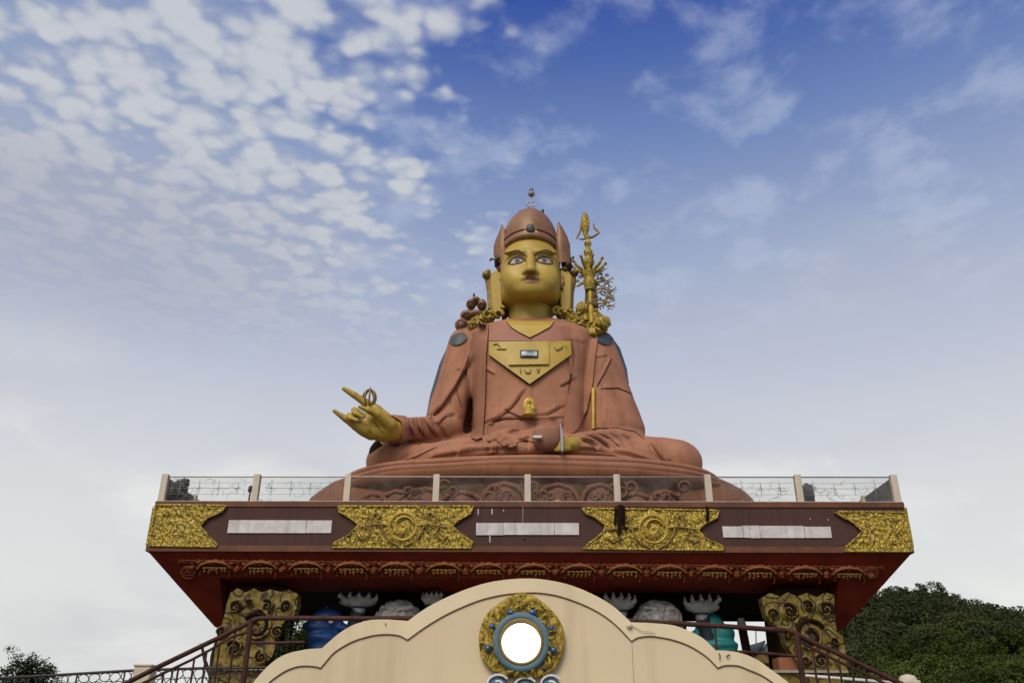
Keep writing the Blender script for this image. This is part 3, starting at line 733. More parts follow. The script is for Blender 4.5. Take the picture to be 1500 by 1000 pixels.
for el in (ellp(530.5,610.4,3.2,1.5,.45), ellp(522,615.4,3.0,1.5,.35), ellp(529,596.8,2.6,1.2,.4)): drape(TN, el, .04, 1.2, .06, 50).build('fingernail', 'white', hand)
# cuff of the sleeve
cf = MB(); a = P(580,629,52.3); b = P(592,628,52.9); ax = (b-a).normalized(); u = ax.cross(Vector((0,0,1))).normalized(); w = u.cross(ax)
rows = [(-.25,.86),(-.32,.98),(-.15,1.04),(.25,.98),(.8,.9)]
vs = []; n_ = 28
for t,r_ in rows:
    for k in range(n_):
        q = 2*pi*k/n_; rr = r_*(1+.05*sin(q*5+t)); vs.append(a+ax*t+u*cos(q)*rr*.95+w*sin(q)*rr*.92)
cf.add(vs, [[i*n_+k,i*n_+(k+1)%n_,(i+1)*n_+(k+1)%n_,(i+1)*n_+k] for i in range(4) for k in range(n_)], True).build('sleeve_cuff', 'robe', statue)
# ribbon end that hangs below the hand
MB().tube([P(556,648,52.2),P(550,653,52.1),P(545,658,52.0),P(541,664,52)], [.3,.24,.18,.06], 8, flat=.5).build('ribbon', 'dark', statue)
# sceptre (open ribbed ball on the finger)
vj = thing('ritual_sceptre', 'small open ribbed golden sceptre head held on the pointing hand', 'sceptre', P(541,595,51.2)); vb = MB()
c = P(541,583,51.3)
for k in range(4):
    A = Matrix.Rotation(k*pi/4+.2, 3, 'Z')
    vb.tube([c+A @ Vector((.42*cos(t),0,.58*sin(t))) for t in [2*pi*i/24 for i in range(24)]], .065, 6, closed=True)
vb.build('prongs', 'golddk', vj)
MB().lathe([(.16,-.95),(.28,-.8),(.16,-.65),(.2,-.5),(.05,-.3)], c, 12).build('grip', 'gold', vj)
MB().tube([c+Vector((0,0,.5)), c+Vector((.02,0,.78))], [.06,.02], 6).build('tip', 'dark', vj)

# ---- lap: second hand, bowl, blade
f = Field(np.array(P(828,668,50))-np.array((1.6,1.6,.6)), np.array(P(845,636,50.5))+np.array((1.6,2.0,.8)), .045)
f.un(f.cone(P(851,650,51.2), P(838,651,50.4), .50, .44)); f.un(f.ell(P(835,651,50.2), (.5,.45,.42)), .2)
for k in range(4):
    f.un(f.cone(P(832,646+k*3.6,49.9), P(820,648+k*3.4,49.7), .17, .15), .05); f.un(f.cone(P(820,648+k*3.4,49.7), P(810+k,651+k*2.6,49.8), .15, .11), .04)
f.un(f.cone(P(836,645,50.0), P(826,641,49.8), .19, .14), .08)
V, Q = f.mesh(1); to_obj('hand', V, Q, 'skin', statue, label='left hand resting in the lap behind the blade')
bw = thing('bowl', 'terracotta bowl with white rim chip held in the lap of the statue', 'bowl', P(795,662,51))
c = P(803,661,49.9)
MB().lathe([(.2,0),(.5,.08),(.85,.35),(.98,.75),(.92,1.2),(.74,1.6),(.66,1.58),(.7,1.0),(.0,.5)], c, 28, 1, .6).build('bowl_body', 'robe2', bw)
MB().box(P(781,641,49.1), P(793.5,637.2,49.1)+Vector((0,.3,0))).build('rim_chip', 'white2', bw, bevel=.02)
bl = MB(); A = [P(820,621,49.3),P(822,620,49.3),P(825,634,49.3),P(825.5,660,49.3),P(822,661,49.3)]
bl.hull(A[::-1], [p+Vector((0,.7,0)) for p in A[::-1]]); bo = bl.build('blade', mat('grey_blade',(.33,.32,.36),.4,metal=.3,var=.1), None, label='narrow pale grey blade standing upright in the statue lap', cat='blade', bevel=.03)

# ================================================================== STAFF
staff = thing('ritual_staff', 'tall ornate golden staff with trident tip leaning on the right shoulder', 'staff', P(866,486,55.8))
sp = lambda x,y,Y=56.2: P(x,y,Y)
base = sp(866,487); 
MB().tube([sp(867,486),sp(865,440),sp(864,420)], [.22,.2,.18], 10).build('shaft', 'gold', staff)
zz0 = sp(864,395).z; X0 = sp(862.5,395).x
def zr(y): return sp(862.5,y).z
pf = []
for y,r_ in ((425,.42),(418,.5),(412,.62),(408,.42),(403,.66),(399,.72),(395,.45),(391,.33),(388,.50),(384,.58),(380,.42),(376,.24),(373,.36),(369,.44),(366,.30),(362,.20),(359,.32),(356,.34),(353,.18),(350,.15),(347,.3),(345,.14)):
    pf.append((r_*.82, zr(y)))
MB().lathe([(a_, b_) for a_,b_ in pf], (X0,56.2,0), 14).build('turned_knobs', 'relief', staff)
MB().lathe([(.1,zr(347)),(.2,zr(342)),(.32,zr(335)),(.34,zr(326)),(.28,zr(318)),(.22,zr(314)),(.1,zr(312)),(0,zr(311))], (X0-.15,56.2,0), 8, sm=False).build('spear_tip', 'relief', staff)
tr = MB()
tr.tube([sp(847.5,350),sp(854,350.5),sp(860,348),sp(866,348)], [.05,.09,.1,.1], 6); tr.tube([sp(866,348),sp(872,345),sp(877.5,341),sp(874,337),sp(870.5,334),sp(869.5,327)], [.11,.1,.1,.09,.08,.04], 6)
tr.tube([sp(851,326),sp(850.5,335),sp(848,343),sp(844.5,350)], [.05,.08,.09,.04], 6)
tr.build('trident_prong', 'golddk', staff)
tw = MB()
for a in range(9):
    q = 2*pi*a/9; c0 = Vector((X0,56.2,zr(402))); d = Vector((cos(q),sin(q),.5))
    tw.tube([c0+d*.4, c0+d*1.0+Vector((0,0,.1)), c0+d*1.25+Vector((0,0,.35))], [.15,.12,.07], 6); tw.ball(c0+d*1.28+Vector((0,0,.3)), .13, 8)
tw.tube([sp(863,412),sp(852,415),sp(846,419),sp(843,418)], [.15,.12,.09,.04], 6); tw.tube([sp(866,412),sp(876,413),sp(884,412)], [.15,.12,.07], 6)
tw.build('radiating_arms', 'relief', staff)
br = MB(); rnd = random.Random(5)
def twig(p, d, l, r_, dep):
    q = p+d*l; m_ = (p+q)/2+Vector((rnd.uniform(-.1,.1),0,rnd.uniform(-.1,.1))); br.tube([p,m_,q], [r_,r_*.85,r_*.7], 5)
    if dep == 0: return
    for k in range(2):
        a = rnd.uniform(.35,1.0)*(1 if k else -1); e = Vector((d.x*cos(a)-d.z*sin(a), d.y+rnd.uniform(-.3,.3), d.x*sin(a)+d.z*cos(a))).normalized(); twig(q, e, l*rnd.uniform(.65,.85), r_*.8, dep-1)
for (x,y,a) in ((870,412,.5),(872,425,.25),(872,432,.6),(871,440,0),(870,446,.2)):
    twig(sp(x,y), Vector((cos(a),0,sin(a))), .60, .085, 3)
br.build('branches', 'golddk', staff); br = MB()
for x,y,r_ in ((878,404,4),(884,408,4.5),(881,398,3.5),(889,402,3),(876,420,4),(884,428,5),(890,422,4),(878,436,4),(887,441,4),(892,434,3.5),(881,449,3.5),(850,404,3.5),(846,410,3)):
    c = sp(x,y,56.3+rnd.uniform(-.3,.3)); R_ = r_*.047; t0 = rnd.uniform(0,6)
    br.tube([(c.x+R_*(1-i*.04)*cos(t0+i*.5), c.y+i*.02, c.z+R_*(1-i*.04)*sin(t0+i*.5)) for i in range(12)], .055, 5)
br.build('curled_leaves', 'golddk', staff)
kn = MB()
for x,y,r_ in ((853,453,.52),(880,475,.62),(873,466,.45),(858,466,.35),(886,471,.35),(868,457,.4),(875,484,.4)):
    c = sp(x,y,56.5); kn.ball(c, r_, 12, wob=.4)
    kn.tube([c+Vector((r_*1.02*cos(t)*(1-t*.06), -r_*.45, r_*1.02*sin(t)*(1-t*.06))) for t in [i*.45 for i in range(20)]], .06, 5)
kn.build('scroll_knots', 'relief', staff)
MB().tube([sp(852,447),sp(862,448),sp(874,447)], [.1,.16,.1], 6).build('crossbar', 'golddk', staff)
MB().box(sp(862,489,55.7), sp(873,479,55.7)+Vector((0,.7,0))).build('foot_block', 'gold', staff, bevel=.12)
MB().lathe([(.55,zr(447)),(.5,zr(440)),(.42,zr(425)),(.5,zr(412))], (X0+.12,56.5,0), 12).build('sleeve', 'relief2', staff)

# ================================================================== THRONE
DECK = P(775,735,45.0).z
throne = thing('throne', 'oval terracotta throne of layered cushions above a ring of lotus petals', 'throne', (0,56,DECK))
tc_ = (P(777,700,56).x, 56.0, 0); zf = P(775,663,49.3).z
def srf(prof, nm, m, sy, n=96, par=throne, ex=2.3):
    mb = MB(); vs = []
    for r_,z in prof:
        for k in range(n):
            q = 2*pi*k/n; c_, s_ = cos(q), sin(q); e = 2/ex
            vs.append((tc_[0]+r_*(abs(c_)**e)*(1 if c_>=0 else -1), tc_[1]+r_*sy*(abs(s_)**e)*(1 if s_>=0 else -1), z+.10*mn.noise(Vector((q*3, r_, z)))*(1 if r_>5 else 0)))
    mb.add(vs, [[i*n+k,i*n+(k+1)%n,(i+1)*n+(k+1)%n,(i+1)*n+k] for i in range(len(prof)-1) for k in range(n)], True); return mb.build(nm, m, par)
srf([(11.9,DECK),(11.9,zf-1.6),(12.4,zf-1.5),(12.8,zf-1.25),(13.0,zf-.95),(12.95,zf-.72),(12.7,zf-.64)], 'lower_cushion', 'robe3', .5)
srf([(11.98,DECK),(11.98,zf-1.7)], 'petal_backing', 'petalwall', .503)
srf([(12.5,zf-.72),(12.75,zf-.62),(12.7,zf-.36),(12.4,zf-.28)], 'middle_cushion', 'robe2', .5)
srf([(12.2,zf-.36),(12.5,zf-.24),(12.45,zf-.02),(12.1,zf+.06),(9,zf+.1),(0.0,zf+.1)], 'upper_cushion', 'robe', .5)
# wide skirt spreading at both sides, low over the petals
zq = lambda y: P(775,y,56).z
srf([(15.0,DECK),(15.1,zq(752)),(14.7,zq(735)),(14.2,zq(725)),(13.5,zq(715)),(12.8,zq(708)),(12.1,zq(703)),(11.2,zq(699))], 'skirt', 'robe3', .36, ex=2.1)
def sq(q, r_, sy, ex=2.3):
    c_, s_ = cos(q), sin(q); e = 2/ex; return Vector((tc_[0]+r_*(abs(c_)**e)*(1 if c_>=0 else -1), tc_[1]+r_*sy*(abs(s_)**e)*(1 if s_>=0 else -1), 0))
npet = 32
for k in range(npet):
    q = 2*pi*(k+.5)/npet; p = sq(q, 12.05, .5); p2 = sq(q+.02, 12.05, .5); t = (p2-p).normalized(); nrm_ = Vector((t.y,-t.x,0))
    rnd = random.Random(k); hw = 1.25*rnd.uniform(.85,1.1) if abs(cos(q)) < .92 else .6; hh = 2.0*rnd.uniform(.8,1.1)
    if p.y > 60: continue
    def pet(sc, d0, bulge, mb):
        n = 9; g = []
        for i in range(n+1):
            for j_ in range(7):
                s_ = -1+2*j_/6; v = i/n; w_ = hw*sc*sqrt(max(0,1-(v**2.6)))*1.0
                out = d0+bulge*(1-s_*s_)*(1-(v-.4)**2*1.5)
                g.append(p+t*(s_*w_)+nrm_*out+Vector((0,0,DECK+.15+v*hh*sc)))
        mb.add(g, [[i*7+j_,i*7+j_+1,(i+1)*7+j_+1,(i+1)*7+j_] for i in range(n) for j_ in range(6)], True); return mb
    po = pet(1.0, .12, .4, MB()); edge_pts = [p+t*(hw*s_)+nrm_*.28+Vector((0,0,DECK+.15+hh*v)) for s_,v in [(-1,0),(-1,.3),(-.96,.55),(-.82,.76),(-.55,.92),(0,1.0),(.55,.92),(.82,.76),(.96,.55),(1,.3),(1,0)]]
    po.tube(edge_pts, .17, 6)
    o = po.build('lotus_petal', 'petal', throne)
    pet(.6, .34, .32, MB()).build('petal_heart', 'petalwall' if k%3 else 'golddk', o)
# carved animals between the petals
car = MB(); rnd = random.Random(11)
for x in range(520,1030,13):
    if rnd.random() < .42:
        c = P(x, rnd.uniform(712,730), 49.0); r_ = rnd.uniform(.22,.5); t0 = rnd.uniform(0,6)
        car.tube([(c.x+r_*(1-i*.06)*cos(t0+i*.5), c.y-.2, c.z+r_*(1-i*.06)*sin(t0+i*.5)) for i in range(14)], .09, 6).tube([(c.x+rnd.uniform(-.7,.7),c.y-.1,c.z-.5),c,(c.x+rnd.uniform(-.6,.6),c.y-.15,c.z+.35)], [.1,.14,.04], 6)
car.build('carved_scrolls', 'petal', throne)
# ================================================================== PLATFORM
YF = 45.0
plat = thing('platform_building', 'dark red flared platform with gold relief fascia carrying the statue', 'platform', (0,57,0))
xL = P(218,800,YF).x; xR = P(1336,812,YF).x; XC = (xL+xR)/2; HW = (xR-xL)/2
zT = P(775,736,YF).z; zB = P(775,804,YF).z; z1 = P(775,742.5,YF).z; YB = 68.0
DK = zT
xl, xr = XC-HW, XC+HW
# slab with fascia
MB().box((xl+.25,YF+.25,zB+.1), (xr-.25,YB-.25,zT-.02)).build('deck_slab', 'brown', plat)
def ring(z0, z1_, o, nm, m, d=.3):
    mb = MB(); a, b = xl-o, xr+o; c, e = YF-o, YB+o
    mb.box((a,c,z0),(b,c+d,z1_)); mb.box((a,e-d,z0),(b,e,z1_)); mb.box((a,c+d,z0),(a+d,e-d,z1_)); mb.box((b-d,c+d,z0),(b,e-d,z1_)); return mb.build(nm, m, plat)
ring(z1, zT+.05, .06, 'top_trim', 'trim'); ring(zB-.16, zB+.14, .10, 'bottom_trim', 'trim'); ring(zB+.14, z1, 0, 'fascia', 'brown', .25)
# flared soffit: outer edge down and inwards at 45 degrees
zs0 = zB-.16; zlow = P(1237,921,48.0).z; dd_ = 3.05
fr_ = lambda z: (zs0-z)/(zs0-zlow)
def sof(z): k = fr_(z)*dd_; return xl+k, xr-k, YF+k, YB-k*.3
ex0 = sof(zs0); zm_ = zs0-1.15; exm = sof(zm_); Y2 = 48.6; zcut = P(775,867,Y2).z; ex1 = (sof(zcut)[0], sof(zcut)[1], Y2-.4); ex2 = sof(zlow)
def quadslab(mb, q, t=Vector((0,0,.12))):
    q = [Vector(v) for v in q]; mb.add(q+[v+t for v in q], [[0,1,2,3],[7,6,5,4],[0,4,5,1],[1,5,6,2],[2,6,7,3],[3,7,4,0]])
so = MB()
quadslab(so, [(ex0[0],ex0[2],zs0),(exm[0],exm[2],zm_),(exm[1],exm[2],zm_),(ex0[1],ex0[2],zs0)])
quadslab(so, [(exm[0],exm[2],zm_),(ex1[0],Y2,zcut),(ex1[1],Y2,zcut),(exm[1],exm[2],zm_)])
quadslab(so, [(ex0[0],ex0[2],zs0),(ex0[0],YB,zs0),(exm[0],YB,zm_),(exm[0],exm[2],zm_)])
quadslab(so, [(exm[0],exm[2],zm_),(exm[0],YB,zm_),(ex1[0],YB,zcut),(ex1[0],exm[2]+.3,zcut)])
quadslab(so, [(ex0[1],ex0[2],zs0),(exm[1],exm[2],zm_),(exm[1],YB,zm_),(ex0[1],YB,zs0)])
quadslab(so, [(exm[1],exm[2],zm_),(ex1[1],exm[2]+.3,zcut),(ex1[1],YB,zcut),(exm[1],YB,zm_)])
so.build('soffit', 'red', plat)
# corner continuation of the flare down to the columns
for sg in (-1,1):
    a1 = exm[0] if sg < 0 else exm[1]; a2 = ex2[0] if sg < 0 else ex2[1]; inn = a2-sg*.55
    cb = MB(); y1, y2 = exm[2], ex2[2]
    A = [(a1,y1,zm_-.005),(inn,y1,zm_-.005),(inn,y2+3.5,zm_-.005),(a1,y2+3.5,zm_-.005)]; B = [(a2,y2,zlow),(inn,y2,zlow),(inn,y2+3.5,zlow),(a2,y2+3.5,zlow)]
    (cb.hull(A, B)); cb.build('corner_bracket', 'red', plat)
# ceiling, beams
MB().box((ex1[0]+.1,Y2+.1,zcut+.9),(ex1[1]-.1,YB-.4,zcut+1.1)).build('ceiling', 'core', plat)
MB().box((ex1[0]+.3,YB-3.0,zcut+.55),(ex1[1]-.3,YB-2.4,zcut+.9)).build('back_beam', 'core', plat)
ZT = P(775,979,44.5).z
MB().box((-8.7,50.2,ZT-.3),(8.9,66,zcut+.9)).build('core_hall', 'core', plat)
# terrace the columns stand on
tL = P(312,978,44.5).x; tR = P(1236,985,44.5).x
ter = thing('terrace_wall', 'terrace with pale coping and gold patterned wall under the columns', 'terrace', (0,56,0))
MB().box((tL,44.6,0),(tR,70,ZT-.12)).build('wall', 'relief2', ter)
MB().box((tL-.2,44.4,ZT-.12),(tR+.2,70.2,ZT)).build('coping', 'stone', ter)
# ---- gold relief panels of the fascia
def relief_panel(poly, nm, emblem):
    pts = [(P(x,y,YF-.02).x, P(x,y,YF-.02).z) for x,y in poly]; B = dens(pts, .08); n = len(B)
    xs = [b[0] for b in B]; ys = [b[1] for b in B]; g = list(B); st_ = .065; x = min(xs)
    e0 = None
    while x < max(xs):
        y = min(ys)
        while y < max(ys):
            if inside((x,y), B) and (e0 is None): g.append(Vector((x,y)))
            y += st_
        x += st_
    v2, e2, f2 = delaunay_2d_cdt(g, [], [list(range(n))], 1, 1e-3)[:3]
    ec = P(*emblem, YF) if emblem else None; V = []
    for p in v2:
        w = Vector((p[0],0,p[1])); a = mn.noise(w*1.3)*16+mn.noise(w*3.4+Vector((9,0,0)))*6
        hgt = .045*sin(a)+.05*mn.noise(w*5.0)+.035*mn.noise(w*9)
        if ec is not None:
            dx, dz = p[0]-ec.x, p[1]-ec.z; rr = sqrt(dx*dx+dz*dz); th = atan2(dz,dx)
            if rr < 1.0:
                k = max(0, min(1, (1.0-rr)*6)); sp_ = sin(th+rr*9.5)
                hgt = hgt*(1-k)+k*(.09+.07*sp_ if rr < .55 else (.10-.12*abs(sin(th*7))*(rr-.5) if rr > .62 else -.02))
        V.append((p[0], YF-.14-hgt, p[1]))
    F = []
    for f3 in f2:
        a, b, c = (Vector(V[i]) for i in f3); F.append(list(f3) if (b-a).cross(c-a).y < 0 else list(f3)[::-1])
    mb = MB().add(V, F, True); n2 = len(B); ring_ = [(b[0], b[1]) for b in B]
    for i in range(n2):
        a, b = ring_[i], ring_[(i+1)%n2]; mb.add([(a[0],YF-.14,a[1]),(b[0],YF-.14,b[1]),(b[0],YF-.003,b[1]),(a[0],YF-.003,a[1])], [[0,1,2,3]])
    o = mb.build(nm, 'relief', plat)
    rim = MB(); rim.tube([(a[0],YF-.14,a[1]) for a in dens(pts,.3)], .06, 6, closed=True); rim.build('panel_edge', 'relief', o)
    if ec is not None:
        em = MB(); em.tube([(ec.x+(.10+.075*t)*cos(-t+.6), YF-.27, ec.z+(.10+.075*t)*sin(-t+.6)) for t in [i*.35 for i in range(20)]], .055, 6)
        em.tube([(ec.x+.72*cos(t), YF-.22, ec.z+.72*sin(t)) for t in [2*pi*i/32 for i in range(32)]], .06, 6, closed=True)
        em.build('swirl_emblem', 'gold', o)
        ln = MB()
        for sg in (-1,1):
            ln.tube([(ec.x+sg*x_, YF-.24, ec.z+z_) for x_,z_ in ((.75,.05),(1.3,.12),(1.9,.05),(2.3,-.05))], .05, 6)
            ln.tube([(ec.x+sg*x_, YF-.24, ec.z+z_) for x_,z_ in ((1.15,.1),(1.0,-.35),(.7,-.75),(.2,-1.0))], .05, 6)
            ln.tube([(ec.x+sg*x_, YF-.24, ec.z+z_) for x_,z_ in ((1.6,.1),(1.75,.5),(1.4,.75),(1.2,.55),(1.4,.4))], .05, 6)
            ln.tube([(ec.x+sg*x_, YF-.24, ec.z+z_) for x_,z_ in ((1.9,0),(1.7,-.45),(2.1,-.7),(2.4,-.5))], .05, 6)
        ln.build('scroll_outline', 'golddk', o)
relief_panel([(496,742),(693,742),(690,752),(674,761),(663,770),(672,780),(692,794),(690,803),(487,802),(490,796),(512,784),(526,769),(512,758),(498,750)], 'gold_relief_panel', (591,772))
relief_panel([(853,745),(1052,748),(1050,758),(1034,766),(1022,776),(1034,790),(1060,801),(1058,806),(854,804),(862,797),(884,780),(887,770),(872,758),(858,752)], 'gold_relief_panel', (956,776))
relief_panel([(230,740),(332,741),(326,750),(306,758),(294,770),(304,783),(319,798),(318,801),(220,799.5)], 'gold_corner_panel', None)
relief_panel([(1221,750),(1325,751),(1335,808),(1235,807.5),(1238,802),(1254,788),(1262,778),(1250,766),(1232,757)], 'gold_corner_panel', None)
# side faces of the corner panels
for sg, xx_ in ((-1, xl), (1, xr)):
    mb = MB(); x0 = xx_+sg*.02; x1_ = xx_+sg*.14; mb.box((min(x0,x1_),YF-.1,zB+.15),(max(x0,x1_),YF+3.5,z1-.01)); mb.build('gold_corner_return', 'relief', plat)
# ---- white boards
for (a,b,c,d,cuts) in ((333,762,487,780,(450,)),(697,765.5,848,783,(737,812)),(1059,770.5,1216,787.5,(1087,1097,1112,1177))):
    A = P(a,d,YF); B_ = P(b and c,b,YF); xs = [A.x]+[P(k,b,YF).x for k in cuts]+[P(c,b,YF).x]; zlo = P((a+c)/2,d,YF).z; zhi = P((a+c)/2,b,YF).z
    mb = MB()
    for i in range(len(xs)-1):
        j1, j2 = random.uniform(-.03,.03), random.uniform(-.03,.03)
        mb.box((xs[i]+.012,YF-.05-random.random()*.02,zlo+j1),(xs[i+1]-.012,YF+.01,zhi+j2))
    mb.build('blank_sign_board', 'strip', plat)
# drips, chips and a mounting stub on the fascia
ch = MB()
for x,y,h_ in ((700,745,9),(720,745,8),(737,746,3),(1186,759,1.5),(1212,760,1.8),(1143,802,2),(717,784,10)):
    a = P(x,y,YF); b = P(x+1.2,y+h_,YF); ch.box((a.x,YF-.03,b.z),(b.x,YF+.01,a.z))
ch.build('paint_chip', 'strip', plat)
MB().tube([P(766,741,YF-.03),P(766,765,YF-.03)], .018, 6).build('thin_wire', 'wire', plat)
MB().ball(P(768,788,YF), (.10,.06,.10), 10).build('bolt_hole', 'dark', plat)
MB().tube([P(909,740,YF-.32),P(908.5,760,YF-.32),P(906,785,YF-.3)], [.17,.15,.05], 8).tube([P(902,742,YF-.3),P(901,768,YF-.3)], .07, 6).tube([P(914,742,YF-.3),P(914,770,YF-.3),P(918,776,YF-.3)], .07, 6).build('rusty_stain_pipe', 'core', plat)
MB().tube([P(1036,742,YF-.2),P(1037,762,YF-.25)], .09, 6).build('drain_spout', 'core', plat)
# ---- cartouches with gold script along the soffit
def on_sof(px, py, off=.0):
    """point where the sight line meets the sloping front soffit"""
    d = ray(px,py); n = Vector((0, -(zs0-zlow), -dd_)).normalized(); p0 = Vector((0,YF,zs0)); t = (p0-CAM).dot(n)/d.dot(n)
    return CAM+d*t+n*off
cxs = [315,382,449,515,581,650,715,781,848,915,980,1046,1112,1178,1243]
rnd = random.Random(21)
for i, x in enumerate(cxs):
    yb = 827+(x-315)*.0098
    cb = MB(); S = lambda u,v,o=.07: on_sof(x+u, yb+v, o)
    arc = [S(-27+54*t, 4-11*sin(pi*t)**.55+(2.0 if k_%3==0 else 0)) for k_,t in [(k,k/14) for k in range(15)]]; al = MB(); al.tube([S(-24+48*t, 3-10*sin(pi*t)**.55, .16) for t in [k/12 for k in range(13)]], .04, 5)
    cb.tube(arc, [.05+.06*sin(pi*k/14) for k in range(15)], 6)
    cb.tube([S(-20,7),S(-23,13),S(-18,12)], .04, 5); cb.tube([S(20,7),S(23,12),S(21,18)], .04, 5)
    cb.tube([S(-28,2),S(-33,-3),S(-31,-7)], .06, 5); cb.ball(S(-33,2), (.14,.08,.14), 8, wob=.6); cb.ball(S(32,4), (.16,.08,.2), 8, wob=.6)
    for k in range(7): cb.ball(S(-24+8*k, -4+rnd.uniform(-2,1)), (.14,.07,.10), 6, wob=.8)
    o = cb.build('cartouche', 'carto', plat); al.build('arch_line', 'ochre', o)
    hi_ = MB()
    # six characters hanging from a head line, drawn as brush strokes
    for k in range(6):
        u0 = -17.5+k*6.1
        hi_.tube([S(u0,2.6+rnd.uniform(-.4,.4),.1), S(u0+5.0,2.6+rnd.uniform(-.5,.5),.1)], .048, 5)
        s_ = rnd.choice([[(1,3.4),(.6,5.5),(2.2,6.6),(3.8,5.2),(3.6,3.6)],[(2.3,3.2),(2.3,5),(3.8,6),(2.4,7.4),(.8,6.8)],[(3.6,3.2),(3.6,7.4)],[(1,4),(3.4,4.6),(1.2,6),(3.6,7.2)],[(.8,3.4),(.8,6.8),(3.2,6.2),(3.4,4)]])
        hi_.tube([S(u0+a_*1.1+rnd.uniform(-.9,.9),2.6+(b_-3.2)*1.3+rnd.uniform(-.7,.7),.1) for a_,b_ in s_], .042, 5)
        if rnd.random() < .4: hi_.tube([S(u0+2,8.2,.1),S(u0+3,10.6,.1)], .035, 5)
    hi_.build('gold_script', 'letter', o)
for z_off, nm_ in ((0,'scroll_border'),(2.6,'scroll_border')):
    bs = MB(); bs.tube([on_sof(262+k*2.6, 821+z_off+(262+k*2.6-315)*.0098-2.0*abs(sin(k*.95+z_off))+rnd.uniform(-.5,.5), .06) for k in range(398)], .035, 5)
    bs.build(nm_, 'carto', plat)
for x0,sg in ((262,1),(1288,-1)):
    for j_ in range(3):
        cs = MB(); cs.tube([on_sof(x0+sg*(14+(12-i*.55)*cos(i*.55+j_*2)), 834+j_*3+(9-i*.4)*sin(i*.55+j_*2), .06) for i in range(20)], .04, 5); cs.build('corner_scroll', 'carto', plat)

# ---- railing on the deck
rail = thing('glass_railing', 'cream posted glass railing along the front edge of the platform', 'railing', (0,YF,DK))
px_ = [(244,731,694),(372,733,694),(507,735,695),(638,735,696),(773,735.5,696),(905,737,697),(1040,738,698),(1174,740,701),(1313,740,700)]
xsp = [P(x,y,YF+.1).x for x,y,_ in px_]; xsp[0] = xl+.16; xsp[-1] = xr-.16
ztp = P(773,696,YF+.1).z; zbp = DK+.04
for i,x in enumerate(xsp): MB().box((x-.17,YF+.02,zbp),(x+.17,YF+.36,ztp+.05)).build('post', 'post', rail, bevel=.015)
rl = MB()
for i in range(8):
    rl.tube([(xsp[i]+.17,YF+.19,ztp-.06),(xsp[i+1]-.17,YF+.19,ztp-.06)], .035, 6)
rl.build('top_rail', 'steel', rail)
MB().box((xl+.1,YF+.005,zbp),(xr-.1,YF+.018+.4,zbp+.05)).build('base_strip', 'strip', rail)
for i in range(8):
    a, b = xsp[i]+.17, xsp[i+1]-.17
    g = MB().box((a,YF+.17,zbp+.06),(b,YF+.185,ztp-.1)).build('glass_panel', 'glass', rail)
    w = MB(); zm = (zbp+ztp)/2+.05; y_ = YF+.24; rnd = random.Random(i)
    if i in (0,1,6,7):
        for k in range(16):
            ax_ = rnd.uniform(a+.2,b-.3); az_ = rnd.uniform(zbp+.3,ztp-.35); r_ = rnd.uniform(.12,.34); t0 = rnd.uniform(0,6)
            w.tube([(ax_+r_*cos(t0+q*.4),y_,az_+r_*sin(t0+q*.4)*.8) for q in range(rnd.choice((6,9,12)))], .009, 4)
        w.tube([(a+.1,y_,zm+.3),(b-.1,y_,zm+.32)], .008, 4); w.tube([(a+.1,y_,zm-.33),(b-.1,y_,zm-.31)], .008, 4)
        w.tube([(a+rnd.uniform(.2,.7),y_,zm),(b-rnd.uniform(.2,.9),y_,zm+.02)], .012, 4)
        for k in range(4):
            x = a+(k+.6)*(b-a)/4.4; h_ = rnd.uniform(.3,.55); w.tube([(x,y_,zm-h_),(x+.03,y_,zm),(x,y_,zm+h_)], .014, 4)
            for j_ in range(5): 
                ang = rnd.uniform(0,6.28); w.tube([(x,y_,zm+rnd.uniform(-.1,.1)),(x+.16*cos(ang),y_,zm+.14*sin(ang))], .009, 4)
        for j_ in range(7):
            x = rnd.uniform(a,b-.4); w.tube([(x,y_,zbp+.08),(x+rnd.uniform(-.2,.3),y_,zbp+rnd.uniform(.1,.3))], .012, 4)
        w.build('wire_ornament', 'wire', g)
# side railings going back, coarse but complete
for sg, x in ((-1,xl+.16),(1,xr-.16)):
    sr = MB()
    for k in range(1,6): sr.box((x-.15,YF+k*4.4,zbp),(x+.15,YF+k*4.4+.3,ztp+.05))
    sr.tube([(x,YF+.3,ztp-.06),(x,YF+22.3,ztp-.06)], .035, 6); sr.build('side_posts', 'post', rail)
    MB().box((x-.01,YF+.4,zbp+.06),(x+.01,YF+22,ztp-.1)).build('side_glass', 'glass', rail)
# things standing on the deck behind the glass
q = P(262,728,46.2)
bd = MB(); 
for c,r_ in (((0,.0,.25),(.42,.35,.35)),((.05,0,.7),(.36,.3,.35)),((-.18,0,.85),(.2,.2,.2)),((.2,0,1.0),(.2,.2,.15)),((.32,0,.1),(.3,.25,.15)),((.0,0,-.2),(.5,.4,.4))): bd.ball((q.x+c[0],46.2,q.z+c[2]-.1), r_, 12, wob=.8)
bd.box((q.x-.4,45.9,DK),(q.x+.4,46.6,q.z))
bd.build('black_bundle', 'dark', None, label='black lumpy bundle behind the leftmost glass panel', cat='bundle')
q = P(1186.5,738,46.0); t_ = P(1186.5,709,46.0)
tk = thing('water_tank', 'small slate blue rounded tank behind the second glass panel from right', 'tank', (q.x,46,DK))
MB().box((q.x-.30,45.85,DK),(q.x+.30,46.45,t_.z)).build('tank_body', 'slate', tk, bevel=.14)
MB().lathe([(.12,0),(.12,.08),(.0,.08)], (q.x,46.15,t_.z), 12).build('tank_cap', 'dark', tk)
q = P(367,716,45.7); MB().ball(q, (.14,.12,.2), 10, wob=.6).tube([q,(q.x,q.y,DK)], .05, 6).build('flood_lamp', 'dark', None, label='tiny black lamp on a stub beside the second post from the left', cat='lamp')
